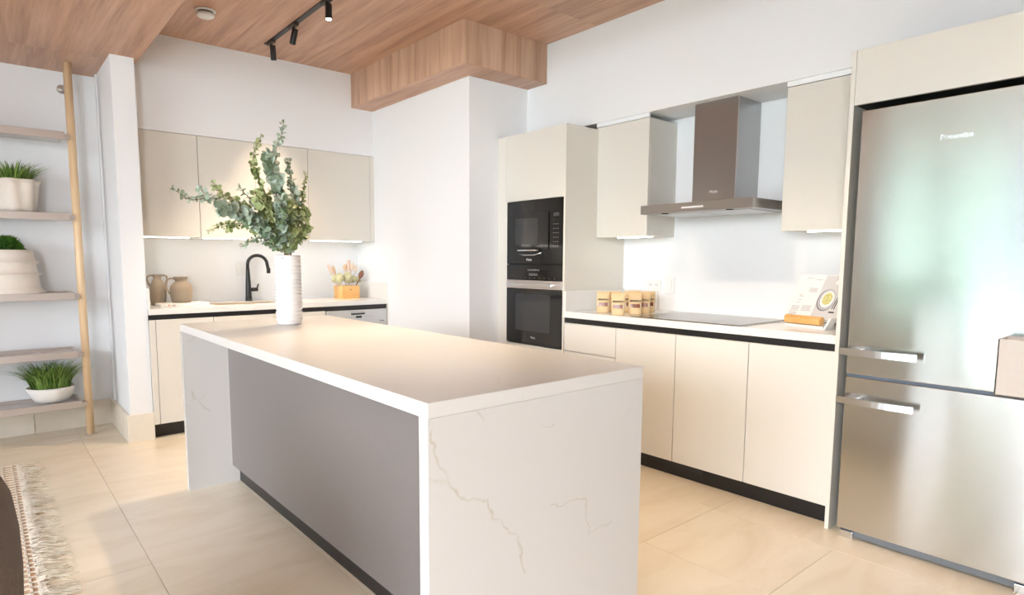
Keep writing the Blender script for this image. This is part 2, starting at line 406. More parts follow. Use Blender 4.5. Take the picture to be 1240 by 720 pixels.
# thin shadow-gap strips beside the wing as in the photo
struct(box('trim_4', (.735, 5.40, .19), (.745, 5.44, ZL), WALL, None, 0.001))
wb = struct(box('wall_back', (-1.70, YBACK - .1, 0), (XR + .1, YBACK, 3.0), WALL, None, 0))
struct(box('wall_back_left', (XWIN - .1, YBACK - .1, 0), (-2.9, YBACK, 3.0), WALL, None, 0))
w2_ = struct(box('added_fill_window', (-2.9, YBACK - .08, 0), (-1.70, YBACK - .02, .06), BLACK, None, .002))  # unseen window added to brighten the faces turned towards the back
box('lintel', (-2.9, YBACK - .1, 2.45), (-1.70, YBACK, 3.0), WALL, w2_, 0)
for x in (-2.86, -1.74): box('window_frame', (x - .04, YBACK - .08, .06), (x + .04, YBACK - .02, 2.45), BLACK, w2_, .002)
for a in (-2.82,): box('pane', (a, YBACK - .052, .06), (a + 1.04, YBACK - .046, 2.45), GLASS, w2_, 0)
# stone skirting pieces
bl = struct(box('baseboard_left', (.24, YWS - .016, 0), (.722, YWS, .19), SKIRT, None, .001))
for k in range(6): box('stone_piece', (.238 - .6 * (k + 1), YWS - .016, 0), (.238 - .6 * k - .002, YWS, .19), SKIRT, bl, .001)
bw = struct(box('baseboard_wing', (.722, 4.795, 0), (.888, 4.817, .19), SKIRT, None, .001))
box('stone_piece', (.722, 4.818, 0), (.745, YWS, .19), SKIRT, bw, .001)
# ceilings of wood-look panels
ce = struct(box('ceiling', (XSL - .3, YBACK, ZC + .02), (XR + .1, YWS + .1, ZC + .12), DARK, None, 0))
yj = [2.925 + 2.44 * k for k in range(-3, 2)]
xj = [XSL - .30, 0.93, 1.54, 2.15, 2.76, XB]
for i in range(len(xj) - 1):
    for j in range(len(yj)):
        a = max(yj[j], YBACK); c = min(yj[j] + 2.44, YB)
        if c - a > .05: box('ceiling_panel', (xj[i] + .0003, a + .0004, ZC), (xj[i + 1] - .0003, c - .0004, ZC + .02), CEILW, ce, 0)
cl = struct(box('ceiling_lower', (XWIN, YBACK, ZL + .02), (XSL - .001, YWS + .1, ZL + .12), DARK, None, 0))
xk = [XWIN] + [XSL - 0.61 * k for k in range(7, -1, -1)]
for i in range(len(xk) - 1):
    for j in range(len(yj)):
        a = max(yj[j] - .4, YBACK); c = min(yj[j] + 2.04, YWS)
        if c - a > .05 and xk[i + 1] - xk[i] > .03: box('ceiling_panel', (xk[i] + .0003, a + .0004, ZL), (xk[i + 1] - .0003, c - .0004, ZL + .02), CEILW, cl, 0)
box('edge_panel', (XSL - .002, YBACK, ZL), (XSL + .001, YB, ZC), CEILW, cl, 0)
# wood cladding box round the head of the column
cb_ = struct(box('trim_5', (2.60, 3.425, 2.59), (XB, YB, ZC - .001), DARK, None, 0))
ys_ = [3.403, 3.879, 4.30, 4.66, YB]
for i in range(4): box('cladding_panel', (2.577, ys_[i] + (.0003 if i else 0), 2.577), (2.598, ys_[i + 1] - .0004, ZC), BOXW, cb_, .0003)
xs_ = [2.599, 2.911, 3.094, XB]
for i in range(3): box('cladding_panel', (xs_[i] + .0003, 3.403, 2.577), (xs_[i + 1] - .0003, 3.424, ZC), BOXW, cb_, .0003)
box('soffit_panel', (2.577, 3.403, 2.5725), (2.785, YB, 2.5765), CEILW, cb_, 0)
box('soffit_panel', (2.786, 3.403, 2.5725), (XB, 3.613, 2.5765), CEILW, cb_, 0)
# glazed wall on the left (outside the picture, lights the room, mirrored in the fridge)
struct(box('wall_window', (XWIN - .1, 3.35, 0), (XWIN, YWS, 3.0), WALL, None, 0))
wi = struct(box('window_1', (XWIN - .08, -2.35, 0.0), (XWIN - .02, 3.35, .06), BLACK, None, .002))
for y in (-2.32, -1.0, .25, 1.62, 2.52, 3.32): box('window_frame', (XWIN - .08, y - .045, .06), (XWIN - .02, y + .045, 2.6), BLACK, wi, .002)
box('window_frame', (XWIN - .08, -2.35, 2.55), (XWIN - .02, 3.35, 2.61), BLACK, wi, .002)
for a, c in ((-2.32, -1.0), (-1.0, .25), (.25, 1.62), (1.62, 2.52), (2.52, 3.32)):
    box('pane', (XWIN - .052, a + .045, .06), (XWIN - .046, c - .045, 2.55), GLASS, wi, 0)
box('lintel', (XWIN - .1, -2.35, 2.61), (XWIN, 3.35, 3.0), WALL, wi, 0)
struct(box('wall_window_rear', (XWIN - .1, YBACK, 0), (XWIN, -2.35, 3.0), WALL, None, 0))
# garden seen (blurred) in the fridge door, plus an added sky-blocking wall
struct(box('ground_terrace', (-7.5, -9, -.2), (XWIN - .1, 12, -.03), PAVE, None, 0))
struct(box('ground_lawn', (-20, -14, -.25), (-7.5, 16, -.05), LAWN, None, 0))

def hedge(x, y0, y1, h, mat):
    b = bmesh.new(); rnd = random.Random(int(y0 * 10) + 50)
    n = int((y1 - y0) / .5) + 1
    for k in range(n):
        for q in range(int(h / .5) + 1):
            r = bmesh.ops.create_icosphere(b, subdivisions=2, radius=.42 + rnd.random() * .15)
            for v in r['verts']: v.co = v.co * (1 + rnd.uniform(-.08, .08)) + Vector((x + rnd.uniform(-.2, .2), y0 + k * .5 + rnd.uniform(-.1, .1), .3 + q * .5))
    o = link('garden_hedge', b, mat, None, True); o.location.z = -.05; o['kind'] = 'structure'
hedge(-9.5, 3.5, 4.9, 6.5, HEDGE)  # green growth, made tall to keep bright sky out of the fridge reflection
hedge(-9.9, 5.3, 9.5, 6.5, plain('dark_foliage', (0.075, 0.07, 0.062), 0.9, scale=1, var=0.5))  # dark growth, heightened likewise to block sky mirrored in the fridge
struct(box('exterior_sky_blocker', (-12.2, 2.3, -.2), (-12.0, 10, 7.0), plain('blue_grey_blocker', (0.135, 0.145, 0.16), 0.9, scale=1, var=.15), None, 0))  # unseen wall added to dim the sky mirrored in the fridge door
hedge(-10.5, -4.0, 2.0, 1.2, HEDGE)

# ================================================================== ISLAND
IX0, IX1, IY0, IY1, IT, TH = .813, 1.6592, 1.219, 3.6104, .9203, .0395
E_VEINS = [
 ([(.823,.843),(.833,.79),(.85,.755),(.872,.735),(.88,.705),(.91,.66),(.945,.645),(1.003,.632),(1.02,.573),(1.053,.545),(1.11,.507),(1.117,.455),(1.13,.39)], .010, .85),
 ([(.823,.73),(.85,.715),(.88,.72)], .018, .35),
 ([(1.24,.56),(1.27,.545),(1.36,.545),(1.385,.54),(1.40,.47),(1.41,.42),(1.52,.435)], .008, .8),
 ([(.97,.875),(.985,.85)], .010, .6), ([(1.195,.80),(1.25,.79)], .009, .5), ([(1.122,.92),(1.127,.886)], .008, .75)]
ME = marble('marble_end_shaded', (0.56, 0.53, 0.495), E_VEINS, 'xz')  # base colour darker than the top: shade of the island end put in
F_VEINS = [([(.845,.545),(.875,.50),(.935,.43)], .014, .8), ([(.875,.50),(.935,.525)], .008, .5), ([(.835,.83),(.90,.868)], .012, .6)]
MF = marble('marble_far_shaded', (0.56, 0.53, 0.495), F_VEINS, 'xz')  # far panel likewise carries its shade in a darker base colour
T_VEINS = [([(1.122,1.22),(1.10,1.30),(1.16,1.37),(1.15,1.44)], .006, .55), ([(1.46,1.62),(1.42,1.9),(1.40,2.1)], .006, .3)]
MT = marble('marble_top', (0.60, 0.57, 0.53), T_VEINS, 'xy', 0.3)
isl = thing('kitchen_island', 'large white marble waterfall island with grey recessed front panel', 'kitchen island', ((IX0 + IX1) / 2, (IY0 + IY1) / 2, 0))
def mitred(name, y_out, y_in, mat):
    s = 1 if y_in > y_out else -1
    return prism(name, [(y_out, 0), (y_in, 0), (y_in, IT - TH), (y_out, IT - TH + 0.0)], IX0, IX1, 'x', mat, isl)
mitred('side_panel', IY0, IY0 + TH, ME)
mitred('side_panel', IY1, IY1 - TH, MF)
box('worktop', (IX0, IY0, IT - TH + .0003), (IX1, IY1, IT), MT, isl, .0008)
box('front_panel', (1.046, IY0 + TH, .10), (1.064, IY1 - TH, IT - TH), GREYP, isl, 0)
box('toe_kick', (1.085, IY0 + TH, 0), (1.10, IY1 - TH, .10), BLACK, isl, 0)
box('carcass', (1.066, IY0 + TH, .10), (IX1 - .03, IY1 - TH, IT - TH), CABS, isl, 0)
box('toe_kick', (IX1 - .09, IY0 + TH, 0), (IX1 - .075, IY1 - TH, .10), BLACK, isl, 0)
for k in range(4):
    a = IY0 + TH + k * (IY1 - IY0 - 2 * TH) / 4; c = a + (IY1 - IY0 - 2 * TH) / 4
    box('door', (IX1 - .029, a + .0015, .10), (IX1 - .01, c - .0015, IT - TH - .03), CAB, isl)

# ================================================================== SINK RUN
YC = 4.798; Z0, Z1 = .10, .842
def base_x(x0, x1, label, drawers=None, cat='cabinet'):
    t = thing('base_cabinet', label, cat, ((x0 + x1) / 2, (YC + YS) / 2, 0), 'cream base cabinets under the sink worktop')
    box('body', (x0, YC + .021, Z0), (x1, YS, .876 if x1 < 1.35 else .715), CABS, t, 0)
    box('door', (x0 + .0015, YC, Z0), (x1 - .0015, YC + .019, Z1), CAB, t)
    return t
fp = tag(struct(box('filler_panel', (.887, YC + .001, Z0), (.9255, YC + .021, Z1), CAB, None)), 'narrow cream filler panel beside the white wall end at the sink run', 'filler panel'); fp['kind'] = 'thing'
base_x(.927, 1.3125, 'cream base cabinet nearest the white wall end, left of the sink')
base_x(1.3135, 1.761, 'cream base cabinet directly under the sink')
base_x(1.762, 2.195, 'cream base cabinet between the sink and the dishwasher')
t = box('plinth', (.888, YC + .05, 0), (2.78, YC + .065, Z0 - .001), BLACK, None)
tag(t, 'black plinth strip under the sink cabinets, beside white wall end', 'plinth')
t = box('channel_strip', (.888, YC + .006, Z1 + .002), (2.775, YC + .02, .8785), BLACK, None); tag(t, 'black finger-pull channel strip under the sink worktop', 'trim strip')
dw = thing('dishwasher', 'built-in dishwasher with silver control panel below the utensil box', 'dishwasher', (2.487, 5.08, 0))
box('body', (2.198, YC + .021, Z0), (2.775, YS, .876), DARK, dw, 0)
box('control_panel', (2.204, YC - .002, .715), (2.768, YC + .02, .838), CHROME if False else plain('dishwasher_silver', (.58, .59, .60), .35, .5), dw)
box('door', (2.204, YC - .002, Z0), (2.768, YC + .02, .712), plain('dishwasher_door_silver', (.58, .59, .60), .35, .5), dw)
box('handle_recess', (2.425, YC - .004, .797), (2.555, YC - .001, .822), DARK, dw)
box('handle_lip', (2.425, YC - .010, .812), (2.555, YC - .002, .820), CHROME, dw)
box('display', (2.47, YC - .0035, .768), (2.525, YC - .001, .786), BGLASS, dw)
boxes('button', [((2.38 + .022 * k, YC - .0035, .773), (2.388 + .022 * k, YC - .001, .779)) for k in range(4)] + [((2.56 + .022 * k, YC - .0035, .773), (2.568 + .022 * k, YC - .001, .779)) for k in range(4)], GREYINK, dw)['kind'] = 'stuff'
text('lettering', 'Miele', .022, (2.72, YC - .003, .733), '-y', INK, dw)
t = tag(box('end_panel', (2.7755, YC, 0), (2.787, YS, .876), CAB, None), 'thin cream end panel between dishwasher and white column', 'panel')
# worktop with sink cut-out
wt = thing('sink_worktop', 'long white quartz worktop of the sink wall with low upstands', 'worktop', (1.83, 5.07, .879))
YF = YC - .002
sx0, sx1, sy0, sy1 = 1.38, 1.90, 4.93, 5.22
b = bmesh.new()
for lo, hi in (((.887, YF, .879), (sx0, YS, .92)), ((sx1, YF, .879), (2.787, YS, .92)), ((sx0, YF, .879), (sx1, sy0, .92)), ((sx0, sy1, .879), (sx1, YS, .92))): addbox(b, lo, hi)
bmesh.ops.remove_doubles(b, verts=b.verts[:], dist=1e-5)
link('top', b, QUARTZ, wt)
box('upstand', (2.772, YF, .9202), (2.787, YS, 1.066), QUARTZ, wt, .0006)
box('upstand', (.885, YF, .9202), (.900, YS, 1.066), QUARTZ, wt, .0006)
sk = thing('sink', 'beige undermount sink set in the white worktop', 'sink', ((sx0 + sx1) / 2, (sy0 + sy1) / 2, .72))
SINKM = plain('sink_composite', (.55, .47, .36), .4)
g = .006
boxes('basin', [((sx0 + .001, sy0 + .001, .72), (sx1 - .001, sy1 - .001, .726)), ((sx0 + .001, sy0 + .001, .726), (sx0 + g, sy1 - .001, .915)), ((sx1 - g, sy0 + .001, .726), (sx1 - .001, sy1 - .001, .915)),
      ((sx0 + g, sy0 + .001, .726), (sx1 - g, sy0 + g, .915)), ((sx0 + g, sy1 - g, .726), (sx1 - g, sy1 - .001, .915))], SINKM, sk)
lathe('drain', ((sx0 + sx1) / 2, (sy0 + sy1) / 2, .727), [(.0, 0), (.035, 0), (.035, .003), (.0, .003)], CHROME, sk, 20, cap=False)
# faucet
fa = thing('faucet', 'matt black gooseneck kitchen faucet behind the sink', 'faucet', (1.735, 5.29, .92))
lathe('base', (1.735, 5.29, .92), [(.030, 0), (.030, .006), (.027, .008), (.0245, .05), (.021, .16), (.015, .26), (.0145, .27)], BLACK, fa, 24)
pts = [(1.735, 5.29, 1.19)] + [(1.735 + .075 * (1 - math.cos(a)), 5.29 - .02 * (1 - math.cos(a)), 1.225 + .075 * math.sin(a)) for a in [PI * k / 14 for k in range(15)]]
pts.append((1.893, 5.248, 1.18)); tube('spout', pts, .0135, BLACK, fa, 14)
lathe('nozzle', (1.894, 5.248, 1.150), [(.0125, 0), (.016, .002), (.016, .04), (.0135, .045)], BLACK, fa, 16)
lathe('valve', (1.74, 5.285, 1.015), [(.014, 0), (.016, .01), (.016, .065), (.010, .07)], BLACK, fa, 16, rotto((1, -.1, 0)))
tube('handle', [(1.80, 5.278, 1.02), (1.807, 5.276, 1.04), (1.815, 5.275, 1.062)], [.007, .006, .005], BLACK, fa)
# upper cupboards
def upper_x(x0, x1, label, led=True):
    t = thing('wall_cabinet', label, 'cabinet', ((x0 + x1) / 2, YS, 1.425), 'cream wall cabinets above the sink')
    box('body', (x0, YB + .022, 1.433), (x1, YS, 2.18), CABS, t, 0)
    box('door', (x0 + .0015, YB + .001, 1.43), (x1 - .0015, YB + .02, 2.18), CAB, t)
    if led:
        box('light_strip', (x0 + .02, YB + .03, 1.424), (x1 - .075, YB + .045, 1.4325), LEDM, t, 0)
        area('strip_light', ((x0 + x1) / 2 - .03, YB + .0375, 1.422), (0, 0, 0), x1 - x0 - .1, .012, LED_W * (x1 - x0) / .43, (1, .94, .84), t)
    return t
upper_x(.897, 1.3085, 'cream wall cabinet at the far left, beside white wall end')
upper_x(1.3095, 1.7305, 'cream wall cabinet second from the left above the faucet')
upper_x(1.7315, 2.1675, 'cream wall cabinet directly behind the eucalyptus top')
upper_x(2.1685, 2.743, 'widest cream wall cabinet, above the utensil box')
tag(box('filler_panel', (2.745, YB + .001, 1.43), (2.787, YB + .02, 2.18), CAB, None), 'narrow cream filler strip between wall cabinets and white column', 'filler panel')

# jugs, book, utensils, switch
def jug(loc, prof, handles, label, lean=0):
    t = thing('stoneware_jug', label, 'jug', loc, 'taupe jugs by the sink')
    inner = [(max(r - .006, .003), z) for r, z in reversed(prof) if z > .02]
    lathe('body', loc, prof + inner, JUG, t, 36)
    for h in handles: tube('handle', [Vector(loc) + Vector(p) for p in h], .0065, JUG, t, 10)
    return t
jug((1.03, 5.19, .9202), [(.043, 0), (.049, .004), (.053, .03), (.058, .09), (.058, .12), (.050, .155), (.034, .185), (.026, .198), (.026, .222), (.031, .232)],
    [[(s * .026, 0, .224), (s * .05, 0, .226), (s * .066, 0, .216), (s * .068, 0, .19), (s * .060, 0, .16), (s * .050, 0, .148)] for s in (-1, 1)],
    'tall taupe stoneware jug with two small handles near white wall end')
jug((1.172, 5.10, .9412), [(.056, 0), (.065, .003), (.075, .04), (.078, .10), (.073, .125), (.056, .148), (.040, .158), (.040, .163), (.050, .190), (.053, .194)],
    [[(-.042, 0, .176), (-.066, 0, .184), (-.090, 0, .176), (-.104, 0, .150), (-.100, 0, .11), (-.086, 0, .075), (-.074, 0, .062)]],
    'squat taupe stoneware jug with one handle standing on white book')
bkk = thing('white_book', 'white hardback book lying under the squat jug', 'book', (1.16, 5.03, .9202))
box('cover', (1.0, 4.955, .9203), (1.33, 5.19, .9405), PAPER, bkk, .001)
box('pages', (1.006, 4.96, .923), (1.327, 5.196, .938), plain('page_edges', (.72, .68, .6), .8), bkk, 0)
text('lettering', 'dill', .017, (1.085, 4.9545, .9295), '-y', INK, bkk, .0003)
box('emblem', (1.048, 4.9540, .926), (1.056, 4.955, .935), plain('red_print', (.6, .08, .06), .5), bkk, 0)
def plate_y(name, x0, x1, z0, z1, y, label, cat):
    t = thing(name, label, cat, ((x0 + x1) / 2, y, z0)); box('plate', (x0, y - .006, z0), (x1, y, z1), WHITEP, t, .0015); return t
sw = plate_y('light_switch', 1.652, 1.735, 1.128, 1.246, YS, 'white switch plate on backsplash behind the black faucet', 'light switch')
box('rocker', (1.695 - .015, YS - .010, 1.16), (1.695 + .015, YS - .006, 1.215), WHITEP, sw, .001)
ub = thing('utensil_box', 'square bamboo box with wooden utensils at the sink corner', 'utensil holder', (2.565, 5.12, .92))
bx0, bx1, by0, by1 = 2.478, 2.648, 5.06, 5.23
b = bmesh.new()
for lo, hi in (((bx0, by0, .9202), (bx1, by0 + .01, 1.035)), ((bx0, by1 - .01, .9202), (bx1, by1, 1.035)), ((bx0, by0 + .01, .9202), (bx0 + .01, by1 - .01, 1.035)), ((bx1 - .01, by0 + .01, .9202), (bx1, by1 - .01, 1.035)), ((bx0 + .01, by0 + .01, .9202), (bx1 - .01, by1 - .01, .93))): addbox(b, lo, hi, .001)
link('box', b, BAMBOO, ub)
prism('knot', [(bx0 + .083 + .013 * math.cos(a), 1.0 + .006 * math.sin(a)) for a in [k * PI / 6 for k in range(12)]], by0 - .0006, by0, 'y', plain('knot_brown', (.35, .16, .05), .5), ub)
def spoon(name, base, tip, head, hw, mat, label, flat=False, cat='utensil'):
    base, tip = Vector(base), Vector(tip); d = (tip - base).normalized()
    t = thing(name, label, cat, base, 'wooden utensils in the bamboo box')
    tube('handle', [base, tip - d * head * .8], [.005, .006], mat, t, 8)
    b = bmesh.new(); side = Vector((1, -.3, 0)); side = (side - d * side.dot(d)).normalized(); nn = d.cross(side)
    rings = []
    for i in range(9):
        s = i / 8; wv = hw * math.sin(PI * (0.08 + .88 * s)) ** .6 if not flat else hw * (0.5 + .5 * min(1, s * 3)) * (1 if s < .9 else .8)
        c = tip - d * head * (1 - s)
        rings.append([b.verts.new(c + side * wv * math.cos(a) + nn * (.005 * math.sin(a) + .006 * (math.cos(a) ** 2))) for a in [2 * PI * k / 12 for k in range(12)]])
    for i in range(8):
        for k in range(12): b.faces.new((rings[i][k], rings[i][(k + 1) % 12], rings[i + 1][(k + 1) % 12], rings[i + 1][k]))
    b.faces.new(rings[0]); b.faces.new(rings[-1])
    link('bowl' if not flat else 'blade', b, mat, t, True)
    return t
def up(u, v, y): return tuple(ray(u, v, y))
PINK = wood('pale_cherry', 'z', (.66, .44, .34), (.74, .52, .42), (.80, .60, .50), .5)
spoon('wooden_spatula', (2.51, 5.15, .94), up(397.5, 320.5, 5.16), .09, .013, PINK, 'thin wooden spatula leaning furthest left in bamboo box', True)
spoon('wooden_spatula', (2.53, 5.17, .94), up(403, 322, 5.19), .08, .013, BEECH, 'pale wooden spatula leaning left beside the thin one', True)
spoon('wooden_spoon', (2.56, 5.15, .94), up(418, 319.5, 5.15), .055, .020, BEECH, 'pale round-ended wooden spoon left of the tallest utensil')
spoon('wooden_spatula', (2.57, 5.13, .94), up(422.5, 314.5, 5.13), .12, .014, PINK, 'tallest upright pink wooden spatula in bamboo box', True)
spoon('wooden_spoon', (2.58, 5.17, .94), up(427, 318, 5.18), .07, .020, plain('pale_maple', (.80, .66, .52), .5), 'very pale wooden spoon just right of the tallest utensil')
spoon('wooden_spoon', (2.60, 5.17, .94), up(432, 321, 5.17), .07, .018, plain('pale_birch', (.84, .73, .62), .5), 'pale wooden spoon behind the dark spoon')
spoon('dark_spoon', (2.59, 5.11, .94), up(439.5, 327.5, 5.09), .075, .024, WALN, 'dark brown wooden spoon leaning right out of bamboo box')
def cloth(c, rx, rz, seed):
    b = bmesh.new(); r = bmesh.ops.create_icosphere(b, subdivisions=3, radius=1)
    rd = random.Random(seed); ph = [rd.uniform(0, 6) for _ in range(4)]
    for v in b.verts:
        k = 1 + .16 * math.sin(5 * v.co.x + ph[0]) * math.sin(4 * v.co.z + ph[1]) + .1 * math.sin(9 * v.co.y + ph[2] + 3 * v.co.z)
        v.co = Vector((v.co.x * rx * k, v.co.y * rx * k, v.co.z * rz * k)) + Vector(c)
    return b
cn = thing('folded_cloth', 'sage green cloth tucked among utensils in bamboo box', 'cloth', (2.56, 5.13, 1.0))
for i, (u, v, y, rx, rz) in enumerate(((405, 337, 5.14, .028, .032), (411, 337, 5.12, .036, .045), (421, 336, 5.13, .040, .048), (428, 338, 5.15, .034, .03), (434, 338.5, 5.13, .022, .026))):
    link('fold', cloth(ray(u, v, y), rx, rz, i), CLOTH, cn, True)

# ================================================================== VASE + EUCALYPTUS
VX, VY = 1.272, 3.235
va = thing('ribbed_vase', 'tall white ribbed ceramic vase on the island', 'vase', (VX, VY, IT))
prof = [(.050, 0), (.060, .002), (.064, .010)]
n_r = 18; z = .018; h = .352
for k in range(n_r):
    zz = z + (h - z) * k / n_r; dz = (h - z) / n_r
    R = .069
    prof += [(R - .007, zz), (R - .002, zz + dz * .25), (R + .001, zz + dz * .5), (R - .002, zz + dz * .75), (R - .007, zz + dz * .98)]
prof += [(.066, h + .002), (.065, h + .014), (.060, h + .016), (.057, h + .010), (.056, .05), (.02, .04)]
lathe('body', (VX, VY, IT + .0003), prof, CERW, va, 56)
lathe('spot', (VX - .045, VY - .047, IT + .352), [(.0001, 0), (.0028, 0), (.0028, .0015), (.0001, .0015)], DARK, va, 10, rotto((-.7, -.7, 0)), cap=False)
rnd = random.Random(11)
def leaf(b, p, nrm, r, up_):
    nrm = nrm.normalized(); a = up_ - nrm * up_.dot(nrm)
    a = a.normalized() if a.length > 1e-4 else nrm.orthogonal().normalized(); c = nrm.cross(a)
    ctr = b.verts.new(p + a * r * 1.0 - nrm * r * .12)
    ring = []
    for k in range(8):
        t = 2 * PI * k / 8
        ring.append(b.verts.new(p + a * (r * 1.0 + r * 1.08 * math.cos(t)) + c * (r * .92 * math.sin(t)) + nrm * r * (.10 * math.cos(2 * t))))
    for k in range(8): b.faces.new((ctr, ring[k], ring[(k + 1) % 8]))
def catmull(P, n):
    out = []
    for i in range(len(P) - 1):
        p0, p1, p2, p3 = P[max(i - 1, 0)], P[i], P[i + 1], P[min(i + 2, len(P) - 1)]
        for k in range(n):
            t = k / n
            out.append(.5 * ((2 * p1) + (p2 - p0) * t + (2 * p0 - 5 * p1 + 4 * p2 - p3) * t * t + (3 * p1 - p0 - 3 * p2 + p3) * t ** 3))
    out.append(P[-1]); return out
def branch(pix, dy, label, mat, dens=1.0, r0=.017, start=.16, twigs=3, tipr=.5):
    n = len(pix); P = [Vector((VX + rnd.uniform(-.02, .02), VY + rnd.uniform(-.02, .02), IT + .06))]
    P += [ray(u, v, VY + dy * (i / (n - 1))) for i, (u, v) in enumerate(pix)]
    C = catmull(P, 6)
    t = thing('eucalyptus_branch', label, 'branch', tuple(P[0]), 'eucalyptus branches in the white vase')
    bs = bmesh.new(); addtube(bs, C, [.0032 * (1 - .6 * i / len(C)) for i in range(len(C))], 6)
    bl_ = bmesh.new()
    L = [0]
    for a, c in zip(C[:-1], C[1:]): L.append(L[-1] + (c - a).length)
    tot = L[-1]
    def along(line, lens, total, s0, dens, r0):
        s = s0; side = rnd.random() * 6
        while s < total:
            i = max(k for k in range(len(lens)) if lens[k] <= s); i = min(i, len(line) - 2)
            f = (s - lens[i]) / max(lens[i + 1] - lens[i], 1e-6)
            p = line[i].lerp(line[i + 1], f); d = (line[i + 1] - line[i]).normalized()
            fr = s / total; r = r0 * (1.15 - (1.15 - tipr) * fr ** 2.0) * rnd.uniform(.75, 1.3) * 1.03
            o = d.orthogonal().normalized()
            for q in (0, PI):
                ang = side + q + rnd.uniform(-.3, .3)
                rad = Matrix.Rotation(ang, 3, d) @ o
                out = (rad + d * rnd.uniform(.1, .7) + Vector((0, 0, rnd.uniform(-.2, .2)))).normalized()
                nr = (Vector((rnd.uniform(-1, 1), rnd.uniform(-1, .4), rnd.uniform(-.3, 1)))).normalized()
                leaf(bl_, p + rad * .004, nr, r, out)
            side += 1.57 + rnd.uniform(-.3, .3)
            s += .0115 / dens * (1 - .35 * fr)
    along(C, L, tot, .34 + start * (tot - .34), dens, r0)
    for k in range(twigs):
        s = .36 + (tot - .36) * (start + (.8 - start) * (k + rnd.random() * .6) / max(twigs, 1))
        i = min(max(k2 for k2 in range(len(L)) if L[k2] <= min(s, tot * .97)), len(C) - 2)
        d = (C[i + 1] - C[i]).normalized(); o = Matrix.Rotation(rnd.random() * 6.3, 3, d) @ d.orthogonal().normalized()
        ln = rnd.uniform(.05, .10)
        T = [C[i] + (d * .75 + o * .55) * ln * q / 5 + Vector((0, 0, .02 * (q / 5) ** 2)) for q in range(6)]
        addtube(bs, T, .0014, 5)
        l2 = [0]
        for a, c in zip(T[:-1], T[1:]): l2.append(l2[-1] + (c - a).length)
        along(T, l2, l2[-1], .012, dens, r0 * .8)
    link('stem', bs, TWIG, t, True)
    o = link('leaves', bl_, mat, t, True); o['kind'] = 'stuff'
BR = [
 ([(346, 300), (340, 255), (331, 215), (334, 180), (341, 163), (343.5, 147)], .02, 'tallest eucalyptus branch, rising above all others in the vase', EUC1, .75, .016, .15, 2, .5),
 ([(345, 300), (326, 245), (311, 210), (307, 188), (314, 170), (317, 162)], -.05, 'second tallest eucalyptus branch, left of the tallest, nearly upright', EUC2, .85, .0165, .25, 2, .35),
 ([(344, 302), (315, 278), (285, 255), (258, 240), (232, 242), (218, 234), (207, 227)], -.06, 'longest eucalyptus branch reaching furthest left of the vase', EUC1, .9, .0155, .1, 3, .45),
 ([(344, 304), (320, 285), (298, 272), (273, 271), (251, 281)], .04, 'low eucalyptus branch drooping to the left below the longest one', EUC2, .9, .0150, .1, 2, .4),
 ([(345, 300), (318, 270), (290, 245), (268, 234), (258, 220)], .05, 'left-arching eucalyptus branch just above the longest one', EUC2, .9, .0165, .1, 2, .6),
 ([(345, 298), (322, 262), (300, 238), (289, 225)], -.02, 'eucalyptus branch leaning up to the left at middle length', EUC1, .9, .0160, .1, 2, .5),
 ([(352, 298), (364, 265), (366, 238), (369, 220), (370, 208)], .03, 'upright eucalyptus branch on the right edge with small tip leaves', EUC2, .9, .0145, .05, 2, .35),
 ([(353, 301), (365, 285), (370, 270), (371, 252)], -.04, 'short leafy eucalyptus branch low on the right over vase mouth', EUC2, 1.2, .0160, 0, 2, .8),
 ([(347, 298), (344, 262), (338, 230), (330, 205), (324, 182)], -.06, 'dense central eucalyptus branch with the biggest round leaves', EUC1, 1.2, .0195, .1, 3, .9),
 ([(349, 298), (355, 262), (356, 235), (351, 210), (348, 192)], .05, 'central eucalyptus branch just right of the biggest-leaved one', EUC1, 1.15, .0165, .1, 3, .5),
 ([(344, 304), (329, 296), (313, 288), (291, 299)], -.05, 'lowest eucalyptus branch hanging left just above the vase rim', EUC1, .8, .0145, 0, 1, .5),
 ([(346, 302), (331, 272), (318, 250), (308, 232)], -.09, 'short front eucalyptus branch filling the middle of the bunch', EUC2, 1.2, .0165, 0, 3, .9),
 ([(348, 302), (343, 285), (339, 262), (342, 240)], -.10, 'short upright eucalyptus branch in front, over vase mouth', EUC1, 1.3, .0185, 0, 2, 1.0),
]
BR += [
 ([(346, 303), (325, 280), (300, 262), (278, 252), (262, 252)], -.10, 'bushy front eucalyptus branch leaning left, shorter than the longest one', EUC1, 1.2, .018, .05, 4, .9),
 ([(348, 303), (353, 285), (352, 262), (357, 245)], -.08, 'short bushy eucalyptus branch in front, just right of centre', EUC2, 1.3, .018, 0, 3, .9),
 ([(346, 303), (333, 285), (322, 268), (330, 248)], .08, 'short eucalyptus branch at the back of the bunch', EUC2, 1.2, .017, 0, 3, .9),
]
for a in BR: branch(*a)

